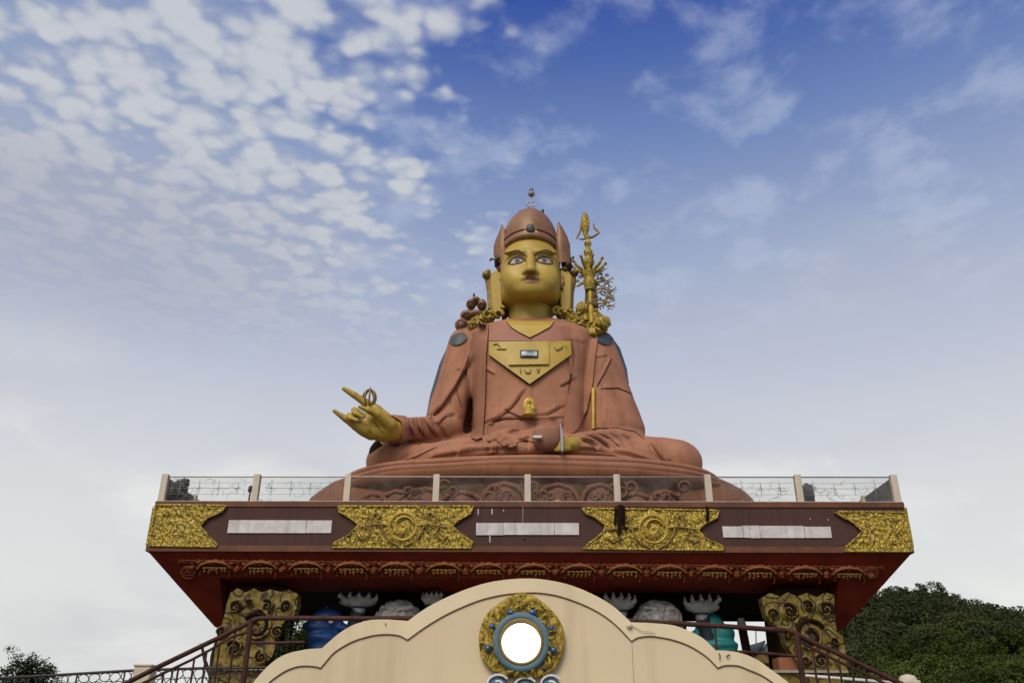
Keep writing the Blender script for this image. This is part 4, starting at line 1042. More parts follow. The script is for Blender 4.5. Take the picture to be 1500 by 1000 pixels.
q = P(438,734,46); MB().tube([(q.x,46,DK),(q.x-.3,46,q.z+.25)], .04, 6)
# ---- gold scroll columns
def spiral(c, r0, r1, t0, turns, Y, r_, mb, fl=1):
    n = int(turns*14); mb.tube([(c[0]+(r0+(r1-r0)*i/n)*cos(t0+fl*2*pi*turns*i/n), Y, c[1]+(r0+(r1-r0)*i/n)*sin(t0+fl*2*pi*turns*i/n)) for i in range(n+1)], [r_*(.5+.5*i/n) for i in range(n+1)], 7, flat=.8)
def column(outl, spir, nm_lab, base_x):
    YC = 46.2
    c = thing('column', nm_lab, 'column', (base_x,47.5,ZT), group='gold scroll columns under the platform')
    pts = [(P(x,y,YC).x, P(x,y,YC).z) for x,y in outl]
    # plate as a relief grid
    B = dens(pts, .14); n = len(B); g = list(B); xs = [b[0] for b in B]; ys = [b[1] for b in B]; x = min(xs)
    while x < max(xs):
        y = min(ys)
        while y < max(ys):
            if inside((x,y), B): g.append(Vector((x,y)))
            y += .11
        x += .11
    v2, e2, f2 = delaunay_2d_cdt(g, [], [list(range(n))], 1, 1e-3)[:3]; V = []
    SP = [((P(sx,sy,YC).x, P(sx,sy,YC).z), rr/27.5) for sx,sy,rr,_,_ in spir]
    for p in v2:
        w = Vector((p[0],3,p[1])); h_ = .035*sin(mn.noise(w*.8)*8)+.03*mn.noise(w*4)
        for (cc, rr) in SP:
            d = sqrt((p[0]-cc[0])**2+(p[1]-cc[1])**2)/rr
            if d < 1.25: k = min(1,(1.25-d)*4); h_ = h_*(1-k)+k*(.12-.06*d*d)
        V.append((p[0], YC-.2-h_, p[1]))
    F = []
    for f3 in f2:
        a, b, e = (Vector(V[i]) for i in f3); F.append(list(f3) if (b-a).cross(e-a).y < 0 else list(f3)[::-1])
    mb = MB().add(V, F, True)
    for i in range(n):
        a, b = B[i], B[(i+1)%n]; mb.add([(a[0],YC-.2,a[1]),(b[0],YC-.2,b[1]),(b[0],YC+.6,b[1]),(a[0],YC+.6,a[1])], [[0,1,2,3]])
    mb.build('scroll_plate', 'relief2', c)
    sm_ = MB(); hi_ = MB()
    for sx,sy,rr,t0,fl in spir:
        cc = P(sx,sy,YC); R_ = rr/27.5; spiral((cc.x,cc.z), R_*.12, R_, t0, 1.35, YC-.37, .11 if rr > 9 else .07, sm_, fl); spiral((cc.x,cc.z), R_*.3, R_*1.22, t0+.2, 1.2, YC-.35, .10 if rr > 9 else .06, hi_, fl)
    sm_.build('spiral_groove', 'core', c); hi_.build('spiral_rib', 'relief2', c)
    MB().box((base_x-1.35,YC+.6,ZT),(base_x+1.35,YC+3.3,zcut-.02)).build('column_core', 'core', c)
    return c
bxL = P(372,940,47).x; bxR = P(1180,940,47).x
column([(340,868),(350,862),(362,868),(374,862),(386,868),(398,863),(412,867),(424,863),(437,870),(437,886),(431,904),(420,908),(411,922),(404,938),(404,950),(400,962),(386,974),(366,977),(312,977),(316,955),(322,930),(330,905),(334,885)],
       [(378,918,20,.4,1),(393,888,8,0,1),(347,890,9,1.2,-1),(422,888,7,2,1),(345,950,10,.5,1),(408,926,7,3,-1),(368,884,5,1,1),(385,962,8,4,-1),(328,925,6,2,1)], 'gold scrollwork column at the left end under the platform', bxL)
column([(1114,876),(1126,868),(1140,874),(1152,868),(1166,874),(1180,868),(1194,874),(1208,868),(1220,872),(1221,905),(1224,925),(1232,930),(1236,950),(1239,986),(1175,983),(1168,975),(1160,960),(1150,944),(1144,925),(1132,914),(1121,902)],
       [(1184,930,22,2.6,-1),(1154,896,10,0,1),(1207,893,10,1.5,-1),(1181,888,7,.5,1),(1154,930,7,2,1),(1131,900,7,1,1),(1200,968,9,2,-1),(1178,968,7,4,1),(1220,940,6,3,1)], 'gold scrollwork column at the right end under the platform', bxR)

# ---- guardians holding up the platform
def guardian(cxp, lab, hl, hr, sleeves):
    Y = 48.0; c = P(cxp,905,Y); g = thing('guardian_statue', lab, 'statue', (c.x,Y+.3,ZT), group='silver faced guardians holding up the platform')
    H_ = zcut-.15
    f = Field((c.x-1.6,Y-1.3,ZT), (c.x+1.6,Y+1.6,H_+.35), .045)
    top = P(cxp,879,Y).z
    f.un(f.ell((c.x,Y+.2,top-1.05), (1.28,1.05,1.08)))
    f.un(f.ell((c.x,Y-.72,top-1.15), (.62,.35,.42)), .15)                       # muzzle
    f.un(f.ell((c.x,Y-.95,top-.95), (.24,.22,.17)), .06)
    for s_ in (-1,1):
        f.un(f.cone((c.x+s_*.15,Y-.82,top-.62), (c.x+s_*.75,Y-.62,top-.45), .11, .09), .05)   # brow
        f.un(f.ell((c.x+s_*.38,Y-.78,top-.78), (.17,.14,.13)), .03)
        f.un(f.cone((c.x+s_*.2,Y-1.0,top-1.12), (c.x+s_*.72,Y-.72,top-1.02), .07, .03), .03)
        f.sub(f.ell((c.x+s_*.12,Y-1.14,top-.99), (.05,.1,.05)), .02)
        f.un(f.ell((c.x+s_*1.2,Y+.2,top-1.2), (.16,.3,.4)), .06)
    f.sub(f.ell((c.x,Y-1.02,top-1.38), (.46,.2,.13)), .04)
    f.un(f.ell((c.x,Y+.6,top-3.1), (1.15,.8,1.5)), .2)
    V, Q = f.mesh(1); NN = normals(V, Q)
    V = V+NN*np.array([.05*sin(mn.noise(Vector(v)*1.8)*9)*max(0,min(1,(v[2]-top+1.6)*2)) for v in V])[:,None]
    hd_ = to_obj('head_and_body', V, Q, 'grey', g)
    tb = MB()
    for k in range(5): tb.tube([(c.x-.28+k*.14,Y-1.0,top-1.28),(c.x-.28+k*.14,Y-1.05,top-1.40)], [.05,.01], 5)
    tb.build('teeth', 'white2', hd_)
    for (hx0,hx1,hy0,hy1) in (hl,hr):
        hw_ = (P(hx1,hy0,Y).x-P(hx0,hy0,Y).x)/2; hc_ = P((hx0+hx1)/2,(hy0+hy1)/2,Y); hh_ = (P(hx0,hy0,Y).z-P(hx0,hy1,Y).z); s_ = 1 if hc_.x > c.x else -1
        f = Field((hc_.x-hw_-.3,Y-.7,hc_.z-hh_-.6), (hc_.x+hw_+.3,Y+.9,hc_.z+hh_*.5+.35), .045)
        pc = (hc_.x-s_*.05,Y+.1,hc_.z-hh_*.12); f.un(f.ell(pc, (hw_*.95,.42,hh_*.42)))
        f.un(f.cone(pc, (hc_.x-s_*hw_*.1,Y+.1,hc_.z-hh_*.75), .38, .36), .15)
        for k in range(4):
            u = (-.55+.42*k)*s_ ; bx = (hc_.x+hw_*u*.9,Y-.12,hc_.z+hh_*.08); kx = (hc_.x+hw_*u*1.15,Y-.32-.1*(k%2),hc_.z+hh_*.24); tx_ = (hc_.x+hw_*u*1.12,Y-.26,hc_.z+hh_*.58-.04*abs(k-1.5))
            f.un(f.cone(bx,kx,.14,.115),.06); f.un(f.cone(kx,tx_,.11,.06),.04)
        bx = (hc_.x-s_*hw_*.55,Y+.0,hc_.z-hh_*.2); kx = (hc_.x-s_*hw_*.98,Y-.15,hc_.z+hh_*.05); f.un(f.cone(bx,kx,.17,.12),.08); f.un(f.cone(kx,(hc_.x-s_*hw_*1.0,Y-.1,hc_.z+hh_*.45),.115,.05),.04)
        V, Q = f.mesh(1); to_obj('raised_hand', V, Q, 'grey', g)
        sh = Vector((c.x+s_*1.1,Y+.6,ZT+1.6)); wr = Vector((hc_.x-s_*hw_*.1,Y+.12,hc_.z-hh_*.62)); el = Vector((hc_.x+s_*.35,Y+.4,ZT+1.1))
        MB().tube([sh, sh.lerp(el,.5), el, el.lerp(wr,.5), wr], [.5,.5,.46,.42,.38], 12).tube([wr-Vector((0,0,.02)), wr+Vector((0,0,.10))], .43, 12).build('sleeve', 'navy', g)
guardian(583, 'silver faced guardian with raised palms beside the blue statue', (494,552,869,888), (620,650,868,886), 0)
guardian(965, 'silver faced guardian with raised palms beside the teal statue', (882,930,870,893), (1003,1057,873,897), 1)

# ---- blue and teal statues in the side bays
def beast(c, m, lab, s_, Y, hood, ln):
    g = thing('painted_beast_statue', lab, 'statue', (c.x,Y,ZT))
    f = Field((c.x-2.3,Y-1.3,ZT), (c.x+2.3,Y+1.8,c.z+.6), .05)
    f.un(f.ell((c.x,Y,c.z-.55), (hood,.75,.62)))                               # hooded head
    f.un(f.ell((c.x-s_*.5,Y-.15,c.z-.95), (hood*.9,.7,.5)), .2)
    f.un(f.ell((c.x-s_*.25,Y,c.z-1.45), (hood*1.35,.95,.38)), .12)                # collar roll
    f.un(f.loft([(ZT,c.x-s_*.3,hood*1.7,Y+.2,1.1),(ZT+.9,c.x-s_*.3,hood*1.55,Y+.2,1.05),(c.z-1.5,c.x-s_*.25,hood*1.15,Y,.85)], 2.2), .15)
    f.un(f.cone((c.x+s_*.4,Y,c.z-.85), (c.x+s_*1.25,Y-.3,c.z-1.05), .34, .22), .15)  # snout
    f.un(f.cone((c.x-s_*.3,Y,c.z-.2), (c.x-s_*.05,Y-.1,c.z+.15), .25, .08), .15)
    f.sub(f.ell((c.x+s_*.35,Y-.72,c.z-.72), (.22,.2,.14)), .05)
    V, Q = f.mesh(1); V = V+normals(V,Q)*np.array([.03*sin(v[2]*9+mn.noise(Vector(v))*3) for v in V])[:,None]
    to_obj('body', V, Q, m, g); MB().ball((c.x+s_*.34,Y-.66,c.z-.72), (.13,.09,.1), 10).build('eye', 'white2', g)
    MB().box((c.x-hood*1.9,Y-.9,ZT),(c.x+hood*1.9,Y+1.2,ZT+.25)).build('plinth', ln, g, bevel=.04)
beast(P(481,892,48.6), 'blue', 'bright blue painted beast statue with hooded head in the left bay', 1, 48.6, .85, 'slate')
beast(P(1040,903,48.6), 'teal', 'teal painted beast statue with hooded head in the right bay', -1, 48.6, .8, 'slate')
# white banner fragments behind the blue statue
wb = MB(); A = [P(503,896,52),P(515,893,52),P(508,902,52),P(502,902,52)]; 
# leaning post, far roof with horn ornaments
lp = thing('leaning_post', 'dark leaning post with pale top between teal statue and right column', 'post', (P(1096,960,49).x,49,ZT))
MB().tube([P(1099,980,49),P(1087,918,49)], .24, 4, sm=False).build('shaft', 'core', lp)
MB().tube([P(1087,918,49),P(1085,905,49)], [.26,.2], 6).build('pale_cap', 'grey', lp)
MB().tube([P(1107,918,49.5),P(1108,955,49.5)], .03, 6).build('thin_cable', 'wire', None, label='thin dark cable hanging to the right of the leaning post', cat='cable')
fr2 = thing('far_pavilion', 'distant pavilion roof with dark upturned horns and blue beam in right bay', 'pavilion', (P(1110,1000,75).x,77,0))
a = P(1040,957,75); b = P(1172,955,75)
MB().box((a.x,75,a.z-.7),(b.x,80,a.z)).build('roof_edge', 'golddk', fr2)
MB().box((a.x+1,75.2,a.z-1.9),(b.x-1.5,80,a.z-.7)).build('blue_beam', 'slate', fr2)
MB().box((a.x+.6,75.4,0),(b.x+1,80,a.z-1.9)).build('wall', 'orange', fr2)
MB().tube([P(1098,954,75),P(1112,947,75),P(1121,938,75)], [.5,.35,.05], 6).build('roof_horn', 'slate', fr2)
MB().tube([P(1124,955,75),P(1125,946,75),P(1130,936,75)], [.4,.3,.04], 6).build('roof_horn', 'slate', fr2)
ow = MB(); a = P(1140,962,46.3); b = P(1172,984,46.3); ow.box((a.x,46.3,ZT-.05),(b.x,47.5,a.z)); ow.build('low_wall', 'orange', None, label='small orange wall block beside the right gold column', cat='wall')
ow = MB(); a = P(392,965,46.8); b = P(404,974,46.8)

# ================================================================== FRONT PEDIMENT
YP = 14.0
ped = thing('gate_pediment', 'cream scalloped gate pediment with gold medallion in the foreground', 'gate', (0,YP,0))
oL = [(355,1040),(362,1018),(371,1000),(388,980),(400,969),(412,961),(424,956),(436,953),(454,950),(472,949)]
oL2 = [(472,949),(484,938),(496,928),(508,920),(520,914),(541,908),(556,907),(568,907),(584,908),(598,909)]
oC = [(598,909),(620,893),(645,879),(672,867),(700,857),(725,851),(750,848),(776,847),(800,849),(826,854),(850,862),(876,874),(900,889),(924,911)]
oR2 = [(924,911),(938,911.5),(952,912),(984,915),(1000,920),(1012,925),(1024,931),(1034,938),(1048,952)]
oR = [(1048,952),(1062,952.5),(1076,954),(1088,957),(1097,960),(1107,965),(1114,969),(1126,978),(1140,988),(1155,1000),(1165,1016),(1172,1040)]
iL = [(376,1045),(382,1022),(393,1000),(414,984),(424,979),(436,975),(450,974),(462,975),(470,977)]
iL2 = [(470,977),(480,965),(489,955),(504,945),(520,937),(544,930),(560,928),(573,928),(586,930),(597,936)]
iC = [(597,936),(622,918),(650,901),(675,889),(700,879),(722,873),(745,869),(778,867),(800,868.5),(822,873),(848,882),(870,892),(888,903),(905,917),(925,938)]
iR2 = [(925,938),(931,934),(937,932),(953,930.5),(977,934),(989,937),(1001,941),(1014,947),(1027,955),(1040,965),(1051,977)]
iR = [(1051,977),(1057,974.5),(1064,973),(1079,973.5),(1088,976),(1097,980),(1114,987),(1131,998),(1146,1012),(1152,1040)]
pz = lambda pl: [(P(x,y,YP).x, P(x,y,YP).z) for x,y in pl]
outer = oL+oL2[1:]+oC[1:]+oR2[1:]+oR[1:]
O = pz(outer); O = [(O[0][0],0)]+O+[(O[-1][0],0)]
MB().prism(O, YP, YP+.7).build('wall_panel', 'cream', ped)
def smp(pl, n):
    pl = [Vector(p) for p in pl]; L = [0]
    for i in range(len(pl)-1): L.append(L[-1]+(pl[i+1]-pl[i]).length)
    out = []
    for k in range(n+1):
        s_ = L[-1]*k/n; i = 0
        while i < len(pl)-2 and L[i+1] < s_: i += 1
        t = (s_-L[i])/max(1e-9,(L[i+1]-L[i]))
        # catmull-rom for a smooth line
        a = pl[max(i-1,0)]; b = pl[i]; c = pl[i+1]; d = pl[min(i+2,len(pl)-1)]
        out.append(.5*((2*b)+(c-a)*t+(2*a-5*b+4*c-d)*t*t+(3*b-a-3*c+d)*t**3))
    return out
for a_, b_ in ((oL,iL),(oL2,iL2),(oC,iC),(oR2,iR2),(oR,iR)):
    n = 36 if a_ is oC else 24
    A = smp(pz(a_), n); B = smp(pz(b_), n); mb = MB(); y0, y1 = YP-.022, YP+.72
    for i in range(n):
        p,q,r_,s_ = A[i],A[i+1],B[i+1],B[i]
        mb.add([(s_.x,y0,s_.y),(r_.x,y0,r_.y),(q.x,y0,q.y),(p.x,y0,p.y)], [[0,1,2,3]])
        mb.add([(s_.x,y0,s_.y),(r_.x,y0,r_.y),(r_.x,YP-.002,r_.y),(s_.x,YP-.002,s_.y)], [[0,3,2,1]])
        mb.add([(p.x,y0,p.y),(q.x,y0,q.y),(q.x,y1,q.y+.012),(p.x,y1,p.y+.012)], [[0,1,2,3]])
    mb.build('scalloped_rim', 'cream2', ped)
    gr_ = MB().tube([(v.x,YP-.008,v.y-.008) for v in B], .013, 6); gr_.build('rim_groove', mat('groove_brown',(.16,.10,.05),.8,var=.2), ped)
# medallion
med = MB(); mc = P(764,938,YP)
mp = [(764,869),(752,872),(740,878),(726,888),(714,899),(706,914),(702,932),(703,950),(706,964),(716,978),(732,988),(748,992),(766,995),(786,993),(802,988),(814,978),(822,964),(826,950),(826.5,932),(822,914),(812,899),(800,887),(788,878),(776,871)]
pts = smp(pz(mp+[mp[0]]), 90)[:-1]; cc = Vector((mc.x,mc.z)); rings = [(1.0,.03),(1.0,.09),(.95,.11),(.9,.10),(.84,.12),(.78,.10),(.70,.11),(.62,.10),(.5,.08)]
vs = []; rnd = random.Random(2)
for ri,(s_,d_) in enumerate(rings):
    for k,p in enumerate(pts):
        v = cc+(p-cc)*s_; h_ = 0 if ri < 2 or ri == 8 else .022*sin(mn.noise(Vector((v.x*6,0,v.y*6)))*8); vs.append((v.x, YP-d_-h_, v.y))
n_ = len(pts)
medo = MB().add(vs, [[i*n_+k,(i+1)*n_+k,(i+1)*n_+(k+1)%n_,i*n_+(k+1)%n_] for i in range(len(rings)-1) for k in range(n_)], True).add([(p.x,YP-.005,p.y) for p in pts]+[(p.x,YP-.03,p.y) for p in pts], [[k,k+n_,(k+1)%n_+n_,(k+1)%n_] for k in range(n_)]).build('medallion', 'medal', ped)
lv = MB()
for k in range(26):
    a = pi*.05+2*pi*k/26; rr = rnd.uniform(.60,.84)*.66; c = Vector((mc.x+rr*cos(a), YP-.14, mc.z+rr*1.02*sin(a)+.03)); d = a+rnd.uniform(.6,2.0)
    q = [c+Vector((cos(d+t)*.1*t, -.02*sin(t*2), sin(d+t)*.1*t)) for t in [i*.35 for i in range(5)]]
    lv.tube(q, [.01,.028,.03,.02,.006], 5, flat=.6)
lv.build('leaf_curls', 'medal', medo)
lc = P(763.5,941,YP); AX = Matrix.Rotation(R(90), 3, 'X')
MB().lathe([(.33,.08),(.33,.17),(.36,.19),(.415,.19),(.44,.16),(.44,.08)], (lc.x,YP,lc.z), 56, axis=AX).build('blue_ring', 'bluegrey', medo)
MB().lathe([(.30,.10),(.30,.19),(.325,.20),(.345,.185),(.345,.10)], (lc.x,YP,lc.z), 56, axis=AX).build('inner_ring', 'golddk', medo)
lampo = MB().lathe([(.305,.12),(.30,.165),(.2,.19),(0,.20)], (P(763.5,943,YP).x,YP,P(763.5,943.5,YP).z), 48, axis=AX).build('round_lamp', 'lamp', medo)
for x,y,r_ in ((749,897,5.2),(780,897,5.6),(721,917,4.4),(808,920,4.2),(715,949,4.4),(811,952,5),(797,978,2.4)):
    c = P(x,y,YP-.14); s_ = r_*.0112; MB().ball(c, (s_,.05,s_), 10).build('blue_jewel', 'gem', medo)
    MB().tube([(c.x+1.15*s_*cos(t), YP-.12, c.z+1.15*s_*sin(t)) for t in [2*pi*i/16 for i in range(16)]], .012, 5, closed=True).build('jewel_ring', 'golddk', medo)
# cloud base below the medallion (its top shows)
cb = MB(); cb2 = MB()
for x,y,r_ in ((728,1003,17),(768,1008,18),(806,1003,16),(745,1016,14),(788,1018,14),(712,1014,12),(822,1014,12)):
    c = P(x,y,YP-.1); s_ = r_*.0112
    cb.tube([(c.x+s_*(1-t*.09)*cos(t+.6), YP-.1, c.z+s_*.85*(1-t*.09)*sin(t+.6)) for t in [i*.4 for i in range(20)]], .02, 7)
    cb2.ball((c.x,YP-.04,c.z), (s_*.85,.06,s_*.7), 14)
clb = cb.build('cloud_scroll_base', 'white2', ped); cb2.build('cloud_core', 'bluegrey', clb)
# fine vertical joint, chips
MB().box((P(925.5,940,YP).x-.004,YP-.003,0),(P(925.5,940,YP).x+.004,YP+.01,P(925,941,YP).z)).build('panel_joint', mat('joint_line',(.3,.22,.13),.8), ped)
sc = MB(); sc.tube([P(1053,956,YP-.05),P(1055,960,YP-.05),P(1054,965,YP-.05)], .009, 5); sc.tube([P(1064,962,YP-.05),P(1066,959.5,YP-.05),P(1069,958.5,YP-.05)], .011, 5); sc.ball(P(565,913.5,YP-.046), (.01,.006,.018), 8)
sc.build('surface_chip', 'dark', ped)
MB().ball(P(922,916,YP-.05), (.045,.03,.04), 10).tube([P(925,915,YP-.04),P(940,923,YP-.05),P(960,925,YP-.05)], .006, 5).build('small_lamp_bracket', 'post', ped)

# ================================================================== STAIR HANDRAILS
YR = 15.3
def handrail(sg, main, sub, mid, newel, balus, lab, stpts):
    h = thing('stair_handrail', lab, 'handrail', (P(*newel[1],YR).x,YR,0), group='iron handrails of the two stairs')
    p = lambda x,y: P(x,y,YR)
    MB().tube([p(*q) for q in main], .042, 10).build('top_rail', 'iron', h)
    MB().tube([p(*q) for q in sub], .024, 8).build('second_rail', 'iron', h)
    MB().tube([p(*q) for q in mid], .024, 8).build('level_rail', 'iron', h)
    a, b = p(*newel[0]), p(*newel[1]); MB().tube([a, Vector((a.x,YR,.0))], .05, 8).build('newel', 'iron', h)
    for x,y in balus:
        a = p(x,y); MB().tube([a,(a.x,YR,max(0,a.z-1.0))], .019, 6).build('baluster', 'iron', h)
    MB().ball(p(*main[0]), .05, 8).build('end_cap', 'iron', h)
    # stair flight behind the rail
    q = [p(*s) for s in stpts]
    st_ = thing('stair_flight', 'stone stair flight behind the %s' % lab.split(' with')[0], 'stairs', (q[0].x,YR+1,0), group='twin stair flights')
    x0, x1 = q[0].x, q[1].x; n = 14; ztop = 2.3; mb = MB()
    for k in range(n):
        xa = x0+(x1-x0)*k/n; xb = x0+(x1-x0)*(k+1)/n; z = ztop*(1-(k+.5)/n); mb.box((min(xa,xb),YR+.08,0),(max(xa,xb),YR+2.2,z))
    mb.build('steps', 'stone', st_); 
    return h
handrail(-1, [(600,905),(540,905.5),(450,905),(392,904.5),(376,906),(330,929),(280,953),(230,977),(185,1000),(150,1017)],
   [(376,921),(340,932),(310,950),(280,966),(240,985),(205,1002)], [(365,941),(405,941),(446,940)], [(368,907),(352,1000)],
   [(345,923),(322,943),(303,952),(285,962),(262,974),(240,984),(218,994)], 'left stair handrail with iron balusters', [(376,906),(60,1060)])
handrail(1, [(922,909),(980,912),(1052,916),(1110,920),(1152,923),(1163,925.5),(1190,940),(1220,953),(1270,977),(1320,1001),(1350,1015)],
   [(1166,935),(1190,949),(1220,964),(1262,984),(1300,1002)], [(1068,953),(1120,956),(1172,961)], [(1167,927),(1178,1000)],
   [(1047,917),(1190,948),(1210,959),(1229,969),(1248,978),(1268,987)], 'right stair handrail with iron balusters', [(1163,925.5),(1480,1080)])
for x0,x1,y,lab in ((197,222,972,'square cream post at the foot of the left stair'),(1322,1348,992,'cream post with rounded top at the foot of the right stair')):
    a, b = P(x0,y,17.5), P(x1,y,17.5); w_ = b.x-a.x; np_ = thing('newel_post', lab, 'post', ((a.x+b.x)/2,17.5+w_/2,0), group='cream posts at the stair feet')
    MB().box((a.x,17.5,0),(b.x,17.5+w_,a.z-.04)).build('shaft', 'post', np_, bevel=.02)
    if x0 < 500: MB().box((a.x-.015,17.48,a.z-.04),(b.x+.015,17.52+w_,a.z)).build('cap', 'post', np_, bevel=.015)
    else: MB().lathe([(w_*.5,0),(w_*.48,.05),(w_*.36,.10),(0,.13)], ((a.x+b.x)/2,17.5+w_/2,a.z-.05), 20).build('cap', 'post', np_)

# ---- mesh fence on a retaining wall, left, and the level rail on the right
YFn = 40.0
fe = thing('mesh_fence', 'black iron fence with irregular cell mesh running along the left terrace', 'fence', (-15,YFn,0))
fp_ = [P(-60,996,YFn),P(0,992.5,YFn),P(100,987,YFn),P(200,981,YFn),P(300,978,YFn),P(350,977.5,YFn),P(470,976,YFn)]
MB().tube(fp_, .06, 8).build('top_rail', 'dark', fe)
cm = MB(); rnd = random.Random(4)
def fy(x):
    for i in range(len(fp_)-1):
        if fp_[i].x <= x <= fp_[i+1].x: return fp_[i].z+(fp_[i+1].z-fp_[i].z)*(x-fp_[i].x)/(fp_[i+1].x-fp_[i].x)
    return fp_[0].z
x = fp_[0].x; j_ = 0; CE = []
for r_ in range(4):
    x = fp_[0].x+(.22 if r_%2 else 0)
    while x < fp_[-1].x:
        zc = fy(x)-.22-r_*.36; n = 7; s_ = .24
        cm.tube([(x+s_*cos(2*pi*k/n+r_)*rnd.uniform(.8,1.15), YFn, zc+s_*.85*sin(2*pi*k/n+r_)*rnd.uniform(.8,1.15)) for k in range(n)], .022, 5, closed=True); x += .46
cm.build('cell_mesh', 'dark', fe)
for k in range(9):
    x = fp_[0].x+1+k*2.1; MB().tube([(x,YFn,fy(x)),(x,YFn,fy(x)-1.5)], .04, 6).build('fence_post', 'dark', fe)
rw = MB(); 
for i in range(len(fp_)-1):
    a, b = fp_[i], fp_[i+1]; rw.hull([(a.x,YFn-.15,0),(b.x,YFn-.15,0),(b.x,YFn-.15,b.z-1.5),(a.x,YFn-.15,a.z-1.5)],[(a.x,YFn+.4,0),(b.x,YFn+.4,0),(b.x,YFn+.4,b.z-1.5),(a.x,YFn+.4,a.z-1.5)])
rw.build('retaining_wall', 'stone', None, label='low stone retaining wall below the mesh fence', cat='wall')
q0, q1 = P(1180,989,41), P(1330,1001,41)
sr = thing('low_steel_rail', 'pale steel rail running below the right gold column towards the trees', 'rail', (q0.x,41,0))
MB().tube([q0,q1], .07, 8).build('bar', 'strip', sr)
for t in (0.02,.5,.98):
    a = q0.lerp(q1,t); MB().tube([a,(a.x,a.y,0)], .05, 6).build('leg', 'iron', sr)

# ================================================================== VEGETATION
class Leaves:
    def __init__(s): s.P = []
    def build(s, name, m, parent=None, **kw):
        V = np.concatenate(s.P); Q = np.arange(len(V)).reshape(-1,4); me = bpy.data.meshes.new(name)
        me.vertices.add(len(V)); me.vertices.foreach_set('co', V.astype(np.float32).ravel()); me.loops.add(Q.size); me.loops.foreach_set('vertex_index', Q.astype(np.int32).ravel())
        me.polygons.add(len(Q)); me.polygons.foreach_set('loop_start', np.arange(0, Q.size, 4, dtype=np.int32)); me.update(calc_edges=True); me.materials.append(M[m]); return link(name, me, parent, **kw)
RNG = np.random.default_rng(5)
def leaves(mb, c, r, n, size, rnd, shell=.35):
    d = RNG.normal(size=(n,3)); d /= np.linalg.norm(d,axis=1)[:,None]; k = (shell+(1-shell)*RNG.random(n))**.5
    p = np.array(c)+d*np.array(r)*k[:,None]; s_ = (size*RNG.uniform(.5,1.3,n))[:,None]
    u = RNG.normal(size=(n,3))*np.array((1,1,.6)); u /= np.linalg.norm(u,axis=1)[:,None]
    w = np.cross(u, RNG.normal(size=(n,3))); w /= np.linalg.norm(w,axis=1)[:,None]
    mb.P.append(np.stack([p-u*s_, p-w*s_*.45, p+u*s_, p+w*s_*.45], 1).reshape(-1,3))
def branches(mb, tips, p, d, l, r_, dep, rnd, spread=.6):
    q = p+d*l; m_ = p.lerp(q,.5)+Vector((rnd.uniform(-1,1),rnd.uniform(-1,1),rnd.uniform(-.5,.5)))*l*.07
    mb.tube([p,m_,q], [r_,r_*.85,r_*.65], 6)
    if dep == 0: tips.append(q); return
    for k in range(rnd.choice((2,3,3))):
        e = (d+Vector((rnd.gauss(0,1),rnd.gauss(0,1),rnd.gauss(0,.5)))*spread).normalized(); branches(mb, tips, q if k else m_.lerp(q,.6), e, l*rnd.uniform(.6,.85), r_*.62, dep-1, rnd, spread)
    tips.append(q)
def tree(loc, h, name, lab, sd, leafn, lsize, clump, mleaf='leaf', group=None, dep=4, spread=.6, l0=.3):
    rnd = random.Random(sd); t = thing(name, lab, 'tree', loc, group); tr_ = MB(); tips = []
    branches(tr_, tips, Vector(loc), Vector((rnd.uniform(-.08,.08),rnd.uniform(-.08,.08),1)).normalized(), h*l0, h*.03, dep, rnd, spread)
    # scale the skeleton so that its top reaches h
    mz = max(p.z for p in tips)-loc[2]; k = h/mz; lv_ = Vector(loc)
    tr_.v = [tuple(lv_+(Vector(v)-lv_)*k) for v in tr_.v]; tips = [lv_+(p-lv_)*k for p in tips]
    cr = Leaves()
    for p in tips:
        if p.z > loc[2]+h*.3: leaves(cr, p, (clump,clump,clump*.7), leafn, lsize, rnd, .1)
    tr_.build('trunk', 'bark', t); cr.build('crown', mleaf, t); return t
q = P(42,1000,58); tree((q.x,58,0), P(45,951,58).z, 'broadleaf_tree', 'dark sparse tree in the lower left corner behind the mesh fence', 12, 30, .085, .42, dep=5, spread=.85, l0=.34)
q = P(-14,1000,56); tree((q.x,56,0), P(0,962,56).z-.3, 'broadleaf_tree', 'tree cut by the left edge of the photo', 5, 14, .11, .33, dep=5, spread=.5)
q = P(303,1000,49); tree((q.x,51,0), P(304,915,51).z, 'young_tree', 'thin twiggy young tree just left of the left gold column', 9, 5, .07, .10, dep=2, spread=.14)
rnd = random.Random(3)
sh_ = thing('evergreen_shrub', 'dark green shrub between the left gold column and the blue statue', 'shrub', (P(425,970,46.2).x,46.2,ZT)); mb = Leaves(); stt = MB()
for k in range(24):
    c = P(rnd.uniform(410,450), rnd.uniform(925,975), 46.2); leaves(mb, (c.x,46.2+rnd.uniform(-.4,.5),c.z), (.40,.40,.36), 170, .085, rnd, .1)
    stt.tube([(P(428,970,46.2).x,46.2,ZT),c], .03, 5)
for k in range(9):
    c = P(rnd.uniform(414,448), rnd.uniform(908,925), 46.2); leaves(mb, c, (.2,.2,.3), 40, .08, rnd, .1); stt.tube([(c.x,46.2,ZT),c], .02, 5)
mb.build('foliage', 'leaf', sh_); stt.build('stem', 'bark', sh_)

